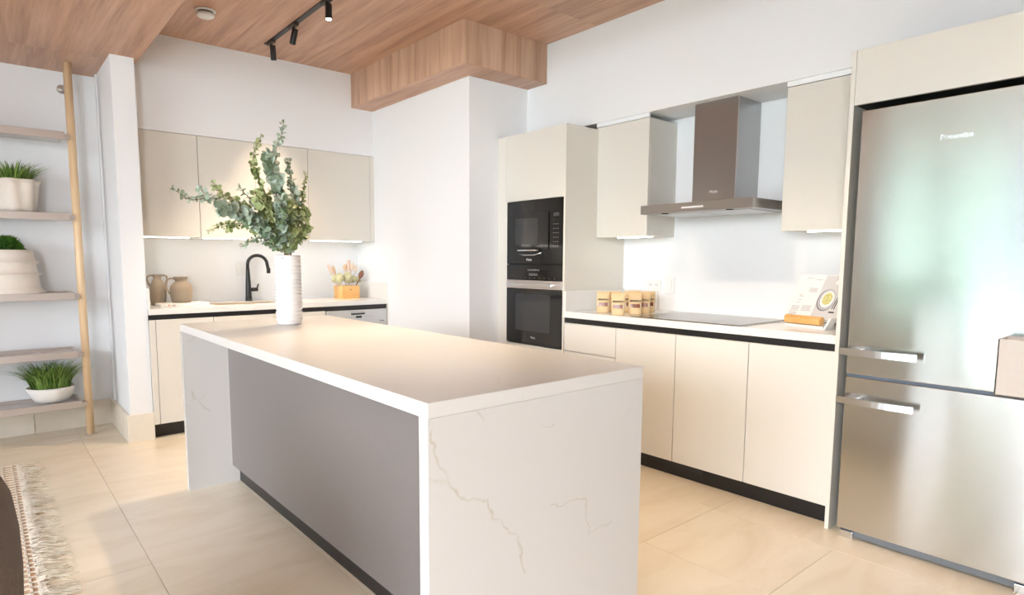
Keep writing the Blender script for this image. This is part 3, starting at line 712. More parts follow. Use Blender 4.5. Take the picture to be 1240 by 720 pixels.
# ================================================================== RIGHT RUN
XC = 3.056
def base_y(y0, y1, label, split=None):
    t = thing('base_cabinet', label, 'cabinet', ((XC + XR) / 2, (y0 + y1) / 2, 0), 'cream base cabinets of the hob wall')
    box('body', (XC + .021, y0, .098), (XR, y1, .876), CABS, t, 0)
    if split:
        box('drawer', (XC, y0 + .0015, split + .0025), (XC + .019, y1 - .0015, .843), CAB, t)
        box('drawer', (XC, y0 + .0015, .098), (XC + .019, y1 - .0015, split - .0025), CAB, t)
    else: box('door', (XC, y0 + .0015, .098), (XC + .019, y1 - .0015, .843), CAB, t)
    return t
base_y(2.4605, 2.905, 'cream drawer cabinet next to the oven tower', .653)
base_y(2.0285, 2.4595, 'cream base cabinet between the drawers and the hob middle')
base_y(1.5915, 2.0275, 'cream base cabinet with door centred under the hob')
base_y(1.169, 1.5905, 'cream base cabinet beside the fridge side panel')
t = thing('plinth', 'black plinth strip with vent slot under the hob wall cabinets', 'plinth', (3.11, 2.04, 0))
box('board', (XC + .05, 1.17, 0), (XC + .065, 2.91, .096), BLACK, t, 0)
box('vent', (XC + .046, 1.85, .05), (XC + .051, 2.33, .085), DARK, t, 0)
tag(box('channel_strip', (XC + .006, 1.169, .845), (XC + .02, 2.905, .8785), BLACK, None), 'black finger-pull channel strip under the hob worktop', 'trim strip')
wt = thing('hob_worktop', 'white quartz worktop holding the hob, with low side upstand', 'worktop', (3.37, 2.04, .879))
box('top', (XC, 1.167, .879), (XR, 2.911, .92), QUARTZ, wt, .0008)
box('upstand', (XC, 2.893, .9202), (XR, 2.910, 1.055), QUARTZ, wt, .0006)
box('upstand', (XR - .004, 2.60, .9202), (XR, 2.892, 1.055), QUARTZ, wt, 0)
# tall oven cabinet
oc = thing('oven_cabinet', 'tall cream cabinet housing microwave and oven beside the column', 'cabinet', (3.37, 3.26, 0))
XT = 3.06
box('side_panel', (XT - .002, 2.911, 0), (XR, 2.9275, 2.167), CABS, oc, .0006)
boxes('carcass', [((XT + .02, 3.50, 0), (XR, 3.614, 2.16)), ((XT + .02, 2.929, 1.70), (XR, 3.50, 2.16)), ((XT + .02, 2.929, 0), (XR, 3.50, .655)), ((XR - .08, 2.929, .655), (XR, 3.50, 1.70))], DARK, oc)
box('filler', (XT, 3.5215, 0), (XT + .019, 3.614, 2.167), CAB, oc, .0006)
box('door', (XT, 2.9295, 1.692), (XT + .019, 3.52, 2.167), CAB, oc, .0006)
box('door', (XT, 2.9295, .10), (XT + .019, 3.52, .650), CAB, oc, .0006)
box('filler', (XT, 3.503, .652), (XT + .019, 3.52, 1.69), CAB, oc, 0)
box('top_panel', (XT + .001, 2.929, 2.161), (XR, 3.613, 2.1665), CABS, oc, 0)
OY0, OY1 = 2.929, 3.501
mw = thing('microwave', 'built-in black glass microwave above the oven', 'microwave', (3.3, 3.21, 1.238))
box('body', (XT + .021, OY0 + .01, 1.242), (XR - .1, OY1 - .01, 1.68), DARK, mw, 0)
box('front', (XT - .004, OY0, 1.238), (XT + .020, OY1, 1.689), BGLASS, mw, .001)
box('door', (XT - .012, 3.06, 1.345), (XT - .0045, 3.455, 1.60), BGLASS, mw, .001)
box('window', (XT - .0135, 3.16, 1.375), (XT - .0122, 3.40, 1.56), OVGLASS, mw, 0)
b = bmesh.new(); addtube(b, [(XT - .015, 3.37, 1.335), (XT - .040, 3.34, 1.335), (XT - .040, 3.18, 1.335), (XT - .015, 3.15, 1.335)], .006, 10); link('handle', b, CHROME, mw, True)
b = bmesh.new(); addtube(b, [(XT - .006, 3.36, 1.31), (XT - .012, 3.31, 1.302), (XT - .012, 3.20, 1.302), (XT - .006, 3.13, 1.318)], .0035, 8); link('trim_line', b, CHROME, mw, True)
box('display', (XT - .0048, 2.965, 1.565), (XT - .004, 3.02, 1.59), plain('display_grey', (.05, .055, .06), .2), mw, 0)
boxes('key', [((XT - .0048, 2.972 + .02 * i, 1.36 + .03 * k), (XT - .004, 2.978 + .02 * i, 1.364 + .03 * k)) for i in range(3) for k in range(6)], GREYINK, mw)['kind'] = 'stuff'
text('lettering', 'Miele', .026, (XT - .0045, 3.26, 1.268), '-x', SILV, mw)
ov = thing('oven', 'built-in black glass oven with steel handle below microwave', 'oven', (3.3, 3.21, .66))
box('body', (XT + .021, OY0 + .01, .665), (XR - .1, OY1 - .01, 1.22), DARK, ov, 0)
box('control_panel', (XT - .004, OY0, 1.122), (XT + .020, OY1, 1.2335), BGLASS, ov, .0008)
box('handle_panel', (XT - .010, OY0, 1.062), (XT + .020, OY1, 1.1205), CHAMP, ov, .0015)
box('door', (XT - .006, OY0, .662), (XT + .020, OY1, 1.0605), BGLASS, ov, .001)
box('window', (XT - .0072, 3.04, .755), (XT - .0062, 3.40, 1.02), OVGLASS, ov, 0)
b = bmesh.new(); addbox(b, (XT - .050, 2.995, 1.078), (XT - .036, 3.445, 1.104), .003); addbox(b, (XT - .036, 3.01, 1.084), (XT - .010, 3.03, 1.098)); addbox(b, (XT - .036, 3.41, 1.084), (XT - .010, 3.43, 1.098)); link('handle', b, CHROME, ov)
text('marking', 'I 2 4 0 A 8 M I 6', .018, (XT - .0048, 3.215, 1.195), '-x', SILV, ov, .0002)
box('display', (XT - .0048, 3.17, 1.155), (XT - .004, 3.26, 1.172), plain('display_dim', (.10, .11, .12), .2), ov, 0)
boxes('key', [((XT - .0048, 3.0 + .05 * k, 1.136), (XT - .004, 3.004 + .05 * k, 1.141)) for k in range(9)], GREYINK, ov)['kind'] = 'stuff'
text('lettering', 'Miele', .022, (XT - .0065, 3.21, .708), '-x', SILV, ov)
# wall cupboards
XU = 3.3776
def upper_y(y0, y1, label, ly0, ly1):
    t = thing('wall_cabinet', label, 'cabinet', (XR, (y0 + y1) / 2, 1.42), 'cream wall cabinets flanking the hood')
    box('body', (XU + .021, y0, 1.426), (XR, y1, 2.1775), CABS, t, 0)
    box('door', (XU, y0 + .0005, 1.424), (XU + .019, y1 - .0005, 2.1775), CAB, t)
    box('light_strip', (XU + .07, ly0, 1.418), (XU + .085, ly1, 1.4255), LEDM, t, 0)
    area('strip_light', (XU + .078, (ly0 + ly1) / 2, 1.416), (0, 0, 0), .012, ly1 - ly0, LED_W * 1.1, (1, .95, .86), t)
    return t
upper_y(2.486, 2.924, 'cream wall cabinet between the oven tower and the hood', 2.50, 2.78)
upper_y(1.170, 1.609, 'cream wall cabinet between hood and fridge surround', 1.18, 1.50)
# hood
hd = thing('range_hood', 'stainless steel chimney range hood above the hob', 'range hood', (3.45, 2.04, 1.545))
box('chimney', (3.42, 1.908, 1.602), (XR - .002, 2.188, 2.2055), HSTEEL, hd, .0012)
boxes('corner_trim', [((3.4175, 1.9055, 1.604), (3.4215, 1.9095, 2.203))], CHROME, hd)
b = bmesh.new(); addbox(b, (3.20, 1.68, 1.549), (XR - .002, 2.406, 1.6015), .001); link('canopy', b, HSTEEL, hd)
boxes('filter', [((3.27, 1.74, 1.5455), (3.62, 2.03, 1.5488)), ((3.27, 2.045, 1.5455), (3.62, 2.345, 1.5488))], plain('filter_mesh', (.60, .60, .60), .35, .7, bump=.5, scale=300), hd)
for y in (1.83, 2.25): lathe('hood_lamp', (3.235, y, 1.5455), [(.0, 0), (.022, 0), (.022, .0035), (.0, .0035)], DARK, hd, 18, cap=False)
box('control_strip', (3.1985, 1.975, 1.568), (3.2001, 2.115, 1.578), PAPER, hd, 0)
text('lettering', 'Miele', .026, (3.4195, 2.045, 1.675), '-x', PAPER, hd)
# hob
hb = thing('hob', 'black glass induction hob with steel frame in worktop', 'hob', (3.33, 2.0, .92))
box('frame', (3.062, 1.648, .9203), (3.60, 2.362, .9245), CHROME, hb, .0008)
box('glass', (3.067, 1.653, .9246), (3.595, 2.357, .9262), HOB, hb, 0)
for (x, y, r) in ((3.46, 2.18, .09), (3.46, 1.84, .105), (3.22, 2.18, .075), (3.22, 1.84, .09)):
    b = bmesh.new(); 
    for k in range(40):
        a0, a1 = 2 * PI * k / 40, 2 * PI * (k + 1) / 40
        b.faces.new([b.verts.new((x + rr * math.cos(a), y + rr * math.sin(a), .92632)) for rr, a in ((r, a0), (r, a1), (r + .002, a1), (r + .002, a0))])
    link('zone_ring', b, GREYINK, hb)
# outlet + switch on backsplash
ot = thing('power_outlet', 'white double power outlet on backsplash above the snack bags', 'power outlet', (XR, 2.63, 1.045))
box('plate', (XR - .006, 2.577, 1.052), (XR, 2.695, 1.128), WHITEP, ot, .0015)
for y in (2.610, 2.662):
    box('socket', (XR - .0085, y - .019, 1.070), (XR - .006, y + .019, 1.112), WHITEP, ot, .001)
    boxes('slot', [((XR - .0092, y - .009, 1.088), (XR - .0084, y + .001, 1.0905)), ((XR - .0092, y - .009, 1.098), (XR - .0084, y + .001, 1.1005)), ((XR - .0092, y + .006, 1.092), (XR - .0084, y + .011, 1.097))], DARK, ot)
s2 = thing('light_switch', 'white rocker switch right of the outlet on the backsplash', 'light switch', (XR, 2.504, 1.038))
box('plate', (XR - .006, 2.466, 1.036), (XR, 2.542, 1.155), WHITEP, s2, .0015)
box('rocker', (XR - .010, 2.488, 1.062), (XR - .006, 2.520, 1.128), WHITEP, s2, .001)
# snack bags
def bag():
    t = thing('snack_bag', '', 'snack bag', (0, 0, 0), 'kraft snack bags on the hob worktop')
    W, D, Hh = .043, .021, .140
    b = bmesh.new(); rings = []
    for z, d, ww in ((0, 1, .92), (.008, 1.05, .97), (.035, 1.0, .98), (.07, .8, .99), (.10, .5, 1), (.122, .12, 1.0), (.14, .08, 1.0)):
        ring = []
        for k in range(20):
            a = 2 * PI * k / 20; c, s = math.cos(a), math.sin(a)
            ring.append(b.verts.new((D * d * s, W * ww * math.copysign(abs(c) ** .6, c), z)))
        rings.append(ring)
    for i in range(6):
        for k in range(20): b.faces.new((rings[i][k], rings[i][(k + 1) % 20], rings[i + 1][(k + 1) % 20], rings[i + 1][k]))
    b.faces.new(rings[0]); b.faces.new(rings[-1]); link('pouch', b, KRAFT, t, True)
    def patch(name, z0, z1, wy, mat, off, n=8):
        b = bmesh.new(); rows = []
        for z in (z0, (z0 + z1) / 2, z1):
            dd = 1.0 if z < .035 else 1.0 - (z - .035) / .035 * .2 if z < .07 else .8 - (z - .07) / .03 * .3
            row = []
            for k in range(n + 1):
                yy = -wy + 2 * wy * k / n; cc = min(.999, (abs(yy) / (W * .99))) ** (1 / .6)
                row.append(b.verts.new((-(D * dd * math.sqrt(1 - cc * cc)) - off, yy, z)))
            rows.append(row)
        for i in range(2):
            for k in range(n): b.faces.new((rows[i][k], rows[i][k + 1], rows[i + 1][k + 1], rows[i + 1][k]))
        return link(name, b, mat, t, True)
    patch('window', .044, .068, .030, NUTS, .0008)
    patch('clear_strip', .044, .068, .041, PAPER, .0003)
    text('lettering', 'GRANOLA', .0145, (-.0175, 0, .088), '-x', INK, t, .0004, bold=.0006)
    return t
bags = [(3.185, 2.675, 0, 'kraft snack bag at the front, nearest the oven tower'),
        (3.30, 2.665, 5, 'kraft snack bag right behind the one nearest the oven tower'),
        (3.105, 2.487, -3, 'frontmost kraft snack bag, second from the oven tower'),
        (3.345, 2.575, 4, 'kraft snack bag behind, between the second and third front bags'),
        (3.235, 2.455, 6, 'kraft snack bag at the front right by the hob corner'),
        (3.35, 2.475, -6, 'kraft snack bag half hidden behind the front right one'),
        (3.445, 2.505, 10, 'rearmost kraft snack bag near the backsplash, right end'),
        (3.45, 2.62, 0, 'kraft snack bag mostly hidden behind the middle of the cluster')]
B0 = bag()
for i, (x, y, a, lab) in enumerate(bags):
    o = B0 if i == 0 else copy_tree(B0, (0, 0, 0), lab)
    o.location = (x, y, .9203); o.rotation_euler = (0, 0, math.radians(a + 36)); o['label'] = lab
# cookbook on stand, turned a little towards the room
cs = thing('book_stand', 'white book stand with thick wooden front rail beside fridge panel', 'book stand', (3.33, 1.40, .9203))
ck = thing('cookbook', 'open cookbook showing a plate of food, on white stand', 'book', (3.33, 1.40, .985))
def lf(o, fn):   # local box helper in stand coordinates: q along width, d depth (away), z height
    pass
RS = Matrix.Rotation(math.radians(-90 - 13), 3, 'Z')   # local x -> width (to the viewer's right), local y -> away
ORG = Vector((3.31, 1.418, .9203))
def SL(q, d, z): return ORG + RS @ Vector((q, d, z))
def slab(name, quads, thick, mat, parent):
    b = bmesh.new()
    for pts in quads:
        A = [b.verts.new(SL(*p)) for p in pts]; B = [b.verts.new(SL(p[0], p[1] + thick, p[2])) for p in pts]
        b.faces.new(A); b.faces.new(B[::-1])
        for k in range(len(pts)): b.faces.new((A[k], A[(k + 1) % len(pts)], B[(k + 1) % len(pts)], B[k]))
    return link(name, b, mat, parent)
def onp(q, s, off=0): return (q, .03 + s * .56 - off, .045 + s)
def quad(q0, q1, s0, s1, off): return [onp(q0, s0, off), onp(q1, s0, off), onp(q1, s1, off), onp(q0, s1, off)]
slab('back_board', [quad(-.11, .155, -.01, .20, 0)], .010, PAPER, cs)
slab('base_board', [[(-.10, -.035, 0), (.115, -.035, 0), (.115, -.035, .016), (-.10, -.035, .016)]], .17, PAPER, cs)
slab('side_board', [[(.1155, -.035, 0), (.127, -.035, 0), (.160, -.035, .06), (.148, -.035, .06)]], .05, PAPER, cs)
slab('leg', [[(.07, .125, .016), (.11, .125, .016), (.11, .125, .11), (.07, .125, .11)]], .01, WALN, cs)
b = bmesh.new()
rs_ = [(-.040, .022), (-.028, .017), (-.002, .024), (-.004, .060), (-.030, .064), (-.043, .050)]
A = [b.verts.new(SL(-.105, d, z)) for d, z in rs_]; B = [b.verts.new(SL(.100, d, z)) for d, z in rs_]
b.faces.new(A); b.faces.new(B[::-1])
for k in range(6): b.faces.new((A[k], A[(k + 1) % 6], B[(k + 1) % 6], B[k]))
bmesh.ops.bevel(b, geom=b.edges[:], offset=.003, segments=2, affect='EDGES'); link('front_rail', b, BAMBOO, cs)
slab('page_block', [quad(-.150, -.0005, .0, .225, .012)], .008, PAPER, ck)
slab('page_block', [quad(.0005, .150, .0, .225, .012)], .008, PAPER, ck)
slab('photo_page', [quad(.002, .148, .006, .223, .0125)], .0004, PHOTO, ck)
def ell(q, s, rq, rs, off, n=28): return [onp(q + rq * math.cos(2 * PI * k / n), s + rs * math.sin(2 * PI * k / n), off) for k in range(n)]
slab('printed_plate', [ell(.052, .098, .050, .056, .0128)], .0002, plain('print_dark_grey', (.22, .22, .25), .5), ck)
slab('printed_plate', [ell(.055, .101, .045, .051, .0130)], .0002, PHOTO, ck)
slab('printed_plate', [ell(.055, .101, .041, .047, .0132)], .0002, plain('print_ring', (.30, .30, .33), .5), ck)
slab('printed_plate', [ell(.056, .102, .037, .043, .0134)], .0002, PAPER, ck)
slab('printed_food', [ell(.056, .105, .026, .031, .0136)], .0002, FOOD, ck)
slab('printed_bowl', [ell(.084, .190, .020, .016, .0128)], .0002, plain('print_shadow', (.36, .34, .34), .5), ck)
slab('printed_bowl', [ell(.082, .189, .017, .014, .0130)], .0002, PAPER, ck)
slab('printed_cutlery', [[onp(.098, .055, .0128), onp(.102, .055, .0128), onp(.114, .13, .0128), onp(.110, .13, .0128)], [onp(.108, .055, .0128), onp(.113, .055, .0128), onp(.122, .145, .0128), onp(.117, .145, .0128)], quad(.090, .120, .036, .043, .0128)], .0002, INK, ck)
rd = random.Random(3); L_ = []
for (q0, q1, s0, s1) in ((-.105, -.06, .205, .211), (-.05, -.005, .198, .204), (-.065, -.015, .135, .155), (-.11, -.085, .110, .117), (-.11, -.085, .092, .098), (-.115, -.09, .078, .084), (-.128, -.078, .035, .062), (-.07, -.012, .038, .062), (-.132, -.085, .015, .028)):
    s = s0
    while s < s1:
        L_.append(quad(q0, q1 - rd.random() * .006, s, s + .0025, .0125)); s += .006
slab('printed_text', L_, .0002, GREYINK, ck)

# ================================================================== FRIDGE + SURROUND
fs = thing('fridge_surround', 'cream fridge surround of tall side panel and top cabinet', 'cabinet', (3.36, .75, 0))
XP = 3.0294
box('side_panel', (XP, 1.147, 0), (XR, 1.1650, 2.181), CABS, fs, .0006)
box('side_panel', (XP, .300, 0), (XR, .318, 2.181), CABS, fs, .0006)
box('top_cabinet', (XP + .02, .319, 1.9485), (XR, 1.146, 2.179), DARK, fs, 0)
box('top_door', (XP, .319, 1.9465), (XP + .019, 1.1455, 2.181), CAB, fs, .0006)
fr = thing('fridge', 'tall stainless steel two-door bottom-freezer fridge', 'fridge', (3.3, .722, 0))
XFf = 2.989; FY0, FY1 = .347, 1.0968
box('body', (3.045, FY0 + .004, .035), (3.64, FY1 - .004, 1.905), plain('fridge_side_dark', (.10, .10, .10), .5), fr, .002)
box('upper_door', (XFf, FY0, .762), (3.044, FY1, 1.9084), STEEL, fr, .003)
box('lower_door', (XFf, FY0, .045), (3.044, FY1, .748), STEEL, fr, .003)
box('seal', (XFf + .008, FY0 + .004, .7485), (3.044, FY1 - .004, .7615), plain('seal_blue_grey', (.10, .13, .17), .4), fr, 0)
box('toe_grille', (3.02, FY0 + .01, .006), (3.04, FY1 - .01, .045), plain('grille_grey', (.16, .17, .18), .5), fr, 0)
for y in (1.06, .43): 
    o = box('foot', (2.995, y - .03, .0), (3.05, y + .03, .034), CHROME, fr, .003)
for z0, z1 in ((.852, .882), (.636, .664)):
    b = bmesh.new()
    # slightly bowed bar
    ring = []
    for k in range(13):
        s = k / 12; y = 1.112 - s * .295; x = 2.935 - .012 * math.sin(PI * s)
        ring.append([b.verts.new(p) for p in ((x, y, z0), (x, y, z1), (x + .010, y, z1), (x + .010, y, z0))])
    for i in range(12):
        for k in range(4): b.faces.new((ring[i][k], ring[i][(k + 1) % 4], ring[i + 1][(k + 1) % 4], ring[i + 1][k]))
    b.faces.new(ring[0]); b.faces.new(ring[-1])
    h_ = link('handle', b, CHROME, fr)
    box('bracket', (2.938, 1.035, z0 + .003), (XFf, 1.085, z1 - .003), CHROME, h_, .002)
text('lettering', 'Ponevito', .030, (XFf - .0006, .752, 1.753), '-x', plain('badge_steel', (.80, .80, .80), .25, 1), fr, .0008)
gb = thing('door_bin', 'warm grey open-top box fixed low on the upper fridge door', 'storage box', (2.93, .44, .762))
gx0, gx1, gy0, gy1, gz0, gz1 = 2.865, XFf - .0006, .30, .546, .772, .983
boxes('box', [((gx0, gy0, gz0), (gx0 + .006, gy1, gz1)), ((gx1 - .006, gy0, gz0), (gx1, gy1, gz1)), ((gx0, gy0, gz0), (gx1, gy0 + .006, gz1)), ((gx0, gy1 - .006, gz0), (gx1, gy1, gz1)), ((gx0, gy0, gz0), (gx1, gy1, gz0 + .006))], GREYBOX, gb, .0015)

# ================================================================== CEILING FITTINGS
tk = thing('track_rail', 'black ceiling track recessed in the wood ceiling', 'track', (1.75, 3.2, ZC))
boxes('rail', [((1.732, 1.2, ZC - .006), (1.768, 4.73, ZC - .0005))], BLACK, tk)
def spot(y, tilt, label, lit, power):
    t = thing('track_spotlight', label, 'spotlight', (1.75, y, ZC - .006), 'black cylinder spotlights on the ceiling track')
    box('adapter', (1.735, y - .055, ZC - .022), (1.765, y + .055, ZC - .0065), plain('adapter_black', (.05, .045, .04), .45), t, .001)
    tube('arm', [(1.75, y, ZC - .02), (1.75, y, ZC - .045)], .007, BLACK, t)
    d = Vector(tilt).normalized()
    c = Vector((1.75, y, ZC - .030)) + Vector((0.012, 0, 0))
    A = rotto(d)
    lathe('head', c, [(.0195, 0), (.0205, .002), (.0205, .098), (.019, .100), (.0185, .092), (.001, .090)], BLACK, t, 24, A)
    lathe('lens', c + d * .0905, [(.0005, 0), (.0165, 0), (.0165, .004), (.0005, .005)], LAMPM if lit else LAMPD, t, 20, A, cap=False)
    l = bpy.data.lights.new('spot_beam', 'SPOT'); l.energy = power; l.color = WARM; l.spot_size = math.radians(62); l.spot_blend = .9; l.shadow_soft_size = .03
    o = bpy.data.objects.new('spot_beam', l); COL.objects.link(o); o.parent = t; o.location = c + d * .104 - t.location
    o.rotation_euler = (-d).to_track_quat('Z', 'Y').to_euler()
    return t
spot(4.64, (.08, .10, -1), 'black track spotlight nearest the sink wall, hanging straight', False, SPOT_W * 1.6)
spot(4.22, (-.15, .22, -1), 'middle black track spotlight, tilted slightly', False, SPOT_W * 2.4)
spot(3.70, (-.12, -.22, -1), 'lit black track spotlight at the top edge of the picture', True, SPOT_W * 2.2)
spot(3.05, (.55, -.35, -1), 'black track spotlight out over the island, fourth from sink wall', False, SPOT_W * 1.2)
spot(2.40, (-.15, -.1, -1), 'black track spotlight out over the island, fifth from sink wall', False, SPOT_W * 2.6)
spot(1.75, (.55, -.12, -1), 'black track spotlight out over the island, last of the track', False, SPOT_W * 1.3)
sd = thing('smoke_detector', 'round white smoke detector on the wood ceiling', 'smoke detector', (1.222, 4.352, ZC))
lathe('base', (1.222, 4.352, ZC - .012), [(.058, 0), (.062, .004), (.062, .0115)], WHITEP, sd, 36)
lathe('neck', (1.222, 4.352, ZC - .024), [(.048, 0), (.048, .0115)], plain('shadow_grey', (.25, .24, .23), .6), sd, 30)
lathe('cap', (1.222, 4.352, ZC - .046), [(.001, 0), (.044, .001), (.053, .008), (.055, .020), (.052, .022)], WHITEP, sd, 36)
# recessed downlights of the living side (outside the picture)
for (x, y, wh) in ((-1.2, 3.6, 'over the rug, nearest the shelf wall'), (-1.2, 1.2, 'over the living side, nearest the windows'), (.2, .2, 'in the lower ceiling above the camera'), (2.6, .0, 'in the upper ceiling before the fridge')):
    zc = ZL if x < XSL else ZC
    t = thing('ceiling_downlight', 'round recessed white downlight ' + wh, 'downlight', (x, y, zc), 'downlights behind the camera')
    lathe('ring', (x, y, zc - .004), [(.045, 0), (.05, .0035)], WHITEP, t, 24)
    lathe('lens', (x, y, zc - .006), [(.001, 0), (.038, 0), (.038, .0015), (.001, .0015)], LAMPD, t, 20, cap=False)
    l = bpy.data.lights.new('downlight_beam', 'SPOT'); l.energy = DOWN_W; l.color = WARM; l.spot_size = math.radians(110); l.spot_blend = .9; l.shadow_soft_size = .04
    o = bpy.data.objects.new('downlight_beam', l); COL.objects.link(o); o.parent = t; o.location = (0, 0, -.012)

# ================================================================== SHELF UNIT
su = thing('wall_shelf_unit', 'shelf unit of pale oak post and champagne metal trays against wall', 'shelf unit', (-.2, 5.25, 0))
PX, PY = .549, 5.215
for px in (PX, -1.1):
    tube('post', [(px, PY, .002), (px, PY, 2.60)], .0255, OAK, su, 20)
    lathe('flange', (px, PY, 0), [(.042, 0), (.042, .004), (.028, .006)], CHAMP, su, 24)
    tube('wall_fixing', [(px, PY + .02, 2.48), (px, YWS, 2.48)], .012, CHAMP, su, 12)
    lathe('wall_disc', (px - .012, YWS - .001, 2.48), [(.03, 0), (.03, .012)], CHAMP, su, 20, rotto((0, -1, 0)))
TRAY = plain('tray_inner_grey', (.62, .58, .56), .3, .3)
for zt in (2.127, 1.58, 1.034, .622, .264):
    x0, x1, y0, y1 = -1.06, .505, 5.165, 5.47
    hgt = .05
    sh = box('tray_plate', (x0 + .02, y0 + .02, zt - .030), (x1 - .02, y1 - .02, zt - .022), TRAY, su, 0)
    box('rail', (x0, y0, zt - hgt), (x1, y0 + .02, zt), CHAMP, sh, .002)
    box('rail', (x0, y1 - .02, zt - hgt * .6), (x1, y1, zt), CHAMP, sh, .002)
    for xx in (x0, x1 - .02): box('rail', (xx, y0 + .0205, zt - hgt * .6), (xx + .02, y1 - .0205, zt), CHAMP, sh, .002)
    for xx in (x1 - .02,): box('bracket', (xx + .005, y0 + .01, zt - .045), (PX - .015, y0 + .065, zt - .012), CHAMP, su, .002)
def blades(c, n, rx, ry, ln, lean, wid, mat, par, seed, curl=.5, name='foliage'):
    b = bmesh.new(); rd = random.Random(seed)
    for _ in range(n):
        a = rd.random() * 2 * PI; rr = math.sqrt(rd.random())
        p = Vector(c) + Vector((rx * rr * math.cos(a), ry * rr * math.sin(a), 0))
        L = ln * rd.uniform(.55, 1.1); dirn = Vector((math.cos(a) * (.35 + rr), math.sin(a) * (.35 + rr), 0)) * lean * rd.uniform(.4, 1.2) + Vector((rd.uniform(-.2, .2), rd.uniform(-.2, .2), 0))
        side = Vector((-dirn.y, dirn.x, 0)); side = side.normalized() if side.length > 1e-3 else Vector((1, 0, 0)); side = (side + Vector((rd.uniform(-.6, .6), rd.uniform(-.6, .6), 0))).normalized()
        prev = None
        for k in range(5):
            s = k / 4; q = p + dirn * L * s * (0.5 + .6 * s) + Vector((0, 0, L * (s - curl * s * s)))
            wv = wid * (1 - s) ** .7 + .0002
            cur = (b.verts.new(q - side * wv), b.verts.new(q + side * wv))
            if prev: b.faces.new((prev[0], prev[1], cur[1], cur[0]))
            prev = cur
    o = link(name, b, mat, par, False); o['kind'] = 'stuff'; return o
# pot 1: fluted cream pot with grass, second shelf
p1 = thing('potted_grass', 'spiky green plant in fluted cream ceramic pot on second shelf', 'potted plant', (.215, 5.31, 1.58))
def flute(a, i): return 1 + (.03 + .06 * min(i, 9) / 9) * math.sin(7 * a + .08 * i + .6)
pr_ = [(.112 + .018 * (k / 7), .2 * k / 7) for k in range(8)]
pr_ = [(.10, 0)] + pr_ + [(.148, .212), (.142, .214), (.128, .19), (.112, .14), (.05, .135)]
lathe('pot', (.215, 5.31, 1.5803), pr_, CERC, p1, 72, shape=flute)
lathe('soil', (.215, 5.31, 1.74), [(.09, 0), (.10, .005)], SOIL, p1, 20)
blades((.215, 5.31, 1.765), 420, .085, .085, .20, .62, .0046, GRASS, p1, 4, .35)
# pot 2: tiered pot with moss ball, third shelf
p2 = thing('potted_moss', 'mossy green plant in stepped cream stone pot on third shelf', 'potted plant', (.165, 5.31, 1.034))
lathe('pot', (.165, 5.31, 1.0343), [(.185, 0), (.190, .003), (.165, .03), (.155, .07), (.150, .118), (.172, .126), (.168, .131), (.148, .136), (.143, .17), (.140, .198), (.158, .206), (.155, .211), (.138, .216), (.130, .26), (.126, .292), (.116, .293), (.112, .26), (.05, .25)], CERC, p2, 48)
b = bmesh.new(); rd = random.Random(9)
for _ in range(2600):
    a = rd.random() * 2 * PI; e = math.asin(rd.random()); nv = Vector((math.cos(a) * math.cos(e), math.sin(a) * math.cos(e), math.sin(e)))
    p = Vector((.150 + nv.x * .085, 5.31 + nv.y * .085, 1.315 + nv.z * .095)) * 1.0; k = 1 + .12 * math.sin(7 * a) * math.cos(3 * e)
    p = Vector((.150, 5.31, 1.315)) + (p - Vector((.150, 5.31, 1.315))) * k
    sd_ = nv.cross(Vector((rd.uniform(-1, 1), rd.uniform(-1, 1), rd.uniform(-1, 1)))).normalized() * .0028
    tp = p + nv * .016 + Vector((rd.uniform(-.01, .01), rd.uniform(-.01, .01), rd.uniform(-.008, .006)))
    b.faces.new([b.verts.new(v) for v in (p - nv * .004 - sd_, p - nv * .004 + sd_, tp)])
o = link('foliage', b, MOSS, p2); o['kind'] = 'stuff'
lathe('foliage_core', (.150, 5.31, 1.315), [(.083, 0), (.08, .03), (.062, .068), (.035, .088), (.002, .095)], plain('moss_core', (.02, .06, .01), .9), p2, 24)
# bowl with grass, lowest shelf
p3 = thing('potted_grass', 'leafy green grass in low rough white bowl on lowest shelf', 'potted plant', (.338, 5.31, .264))
def rough(a, i): return 1 + .03 * math.sin(5 * a + i) + .02 * math.sin(11 * a + 2 * i)
lathe('bowl', (.338, 5.31, .2643), [(.085, 0), (.10, .004), (.118, .03), (.134, .07), (.143, .10), (.138, .104), (.125, .08), (.05, .07)], CERB, p3, 40, shape=rough)
lathe('soil', (.338, 5.31, .345), [(.120, 0), (.123, .008)], SOIL, p3, 20)
lathe('inner_pot', (.275, 5.25, .345), [(.04, 0), (.052, .02), (.048, .02), (.03, .01)], plain('grey_nursery_pot', (.30, .30, .31), .5), p3, 20)
blades((.338, 5.31, .352), 640, .11, .07, .33, .40, .0046, GRASS, p3, 21, .5)

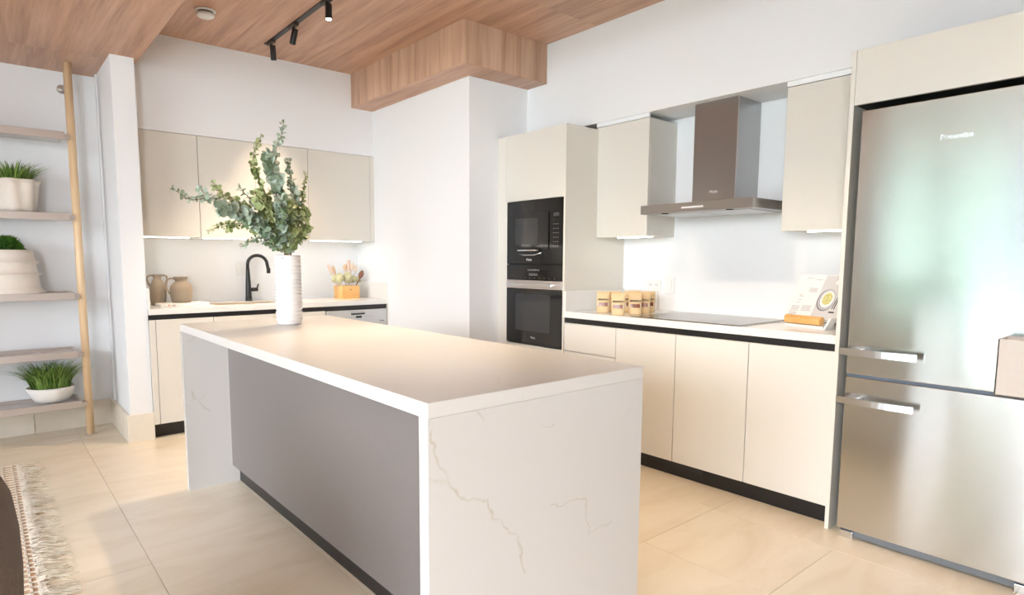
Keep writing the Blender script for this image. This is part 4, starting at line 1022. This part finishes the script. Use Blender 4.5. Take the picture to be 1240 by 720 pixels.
# ================================================================== RUG + ARMCHAIR
rg = thing('woven_rug', 'fringed jute rug with cream cords on the stone floor', 'rug', (-.9, 3.3, 0))
RX0, RX1, RY0, RY1 = -2.1, .105, 1.3, 4.66
box('weave', (RX0, RY0, .0005), (RX1, RY1, .009), JUTE, rg, .002)
L_ = []; y = RY0
rd = random.Random(5)
while y < RY1:
    L_.append(((RX0, y, .0088), (RX1, y + .010, .0135))); y += .048 + rd.uniform(-.004, .004)
b = bmesh.new()
for lo, hi in L_: addbox(b, lo, hi)
for x in [RX1 - .004, RX1 - .03, RX1 - .075, RX1 - .12, RX1 - .2, RX1 - .3, RX1 - .42, RX1 - .55, RX1 - .7, RX1 - .9]: addbox(b, (x - .004, RY0, .0086), (x + .004, RY1, .0135))
o = link('cord', b, CORD, rg); o['kind'] = 'stuff'
b = bmesh.new()
for k in range(430):
    y = RY0 + (RY1 - RY0) * rd.random(); ln = rd.uniform(.07, .13); dyy = rd.uniform(-.045, .035); z0 = rd.uniform(.003, .012)
    pts = [(RX1 - .006, y, .011), (RX1 + ln * .3, y + dyy * .15 + rd.uniform(-.006, .006), z0 + .006), (RX1 + ln * .65, y + dyy * .5 + rd.uniform(-.012, .012), z0), (RX1 + ln, y + dyy, .003)]
    addtube(b, catmull([Vector(p) for p in pts], 2), .0019, 3, False)
o = link('fringe', b, FRINGE, rg); o['kind'] = 'stuff'
b = bmesh.new()
for k in range(500):
    y = RY0 + (RY1 - RY0) * rd.random(); ln = rd.uniform(.02, .05)
    addtube(b, [(RX1 - .01, y, .013), (RX1 + ln * .5, y + rd.uniform(-.02, .02), .018), (RX1 + ln, y + rd.uniform(-.02, .02), .010)], .0016, 3, False)
o = link('fringe_knot', b, CORD, rg); o['kind'] = 'stuff'

ac = thing('armchair', 'round-backed taupe upholstered armchair at the bottom left corner', 'armchair', (-.365, 1.84, .013))
prof = [(.30, .06), (.345, .08), (.372, .16), (.388, .30), (.398, .42), (.402, .52), (.400, .62), (.390, .70), (.368, .755), (.33, .785), (.29, .775), (.275, .74), (.27, .60), (.268, .42)]
b = bmesh.new(); N = 48; rings = []
cx_, cy_ = -.365, 1.84
for i, (r, zz) in enumerate(prof):
    ring = []
    for k in range(N + 1):
        a = math.radians(-125) + math.radians(250) * k / N    # opening faces -x (towards the window)
        ring.append(b.verts.new((cx_ + r * math.cos(a), cy_ + r * math.sin(a), zz)))
    rings.append(ring)
for i in range(len(rings) - 1):
    for k in range(N): b.faces.new((rings[i][k], rings[i][k + 1], rings[i + 1][k + 1], rings[i + 1][k]))
for k in (0, N): b.faces.new([r[k] for r in rings])
for k in range(N): b.faces.new((rings[0][k], rings[0][k + 1], rings[-1][k + 1], rings[-1][k]))
link('shell', b, BROWNF, ac, True)
lathe('seat', (cx_ - .04, cy_, .16), [(.24, 0), (.262, .02), (.262, .2), (.25, .25), (.20, .275), (.02, .28)], BROWNF, ac, 40)
for a in (45, 135, 225, 315):
    lathe('foot', (cx_ + .25 * math.cos(math.radians(a)), cy_ + .25 * math.sin(math.radians(a)), .0135), [(.016, 0), (.022, .15)], WALN, ac, 14)
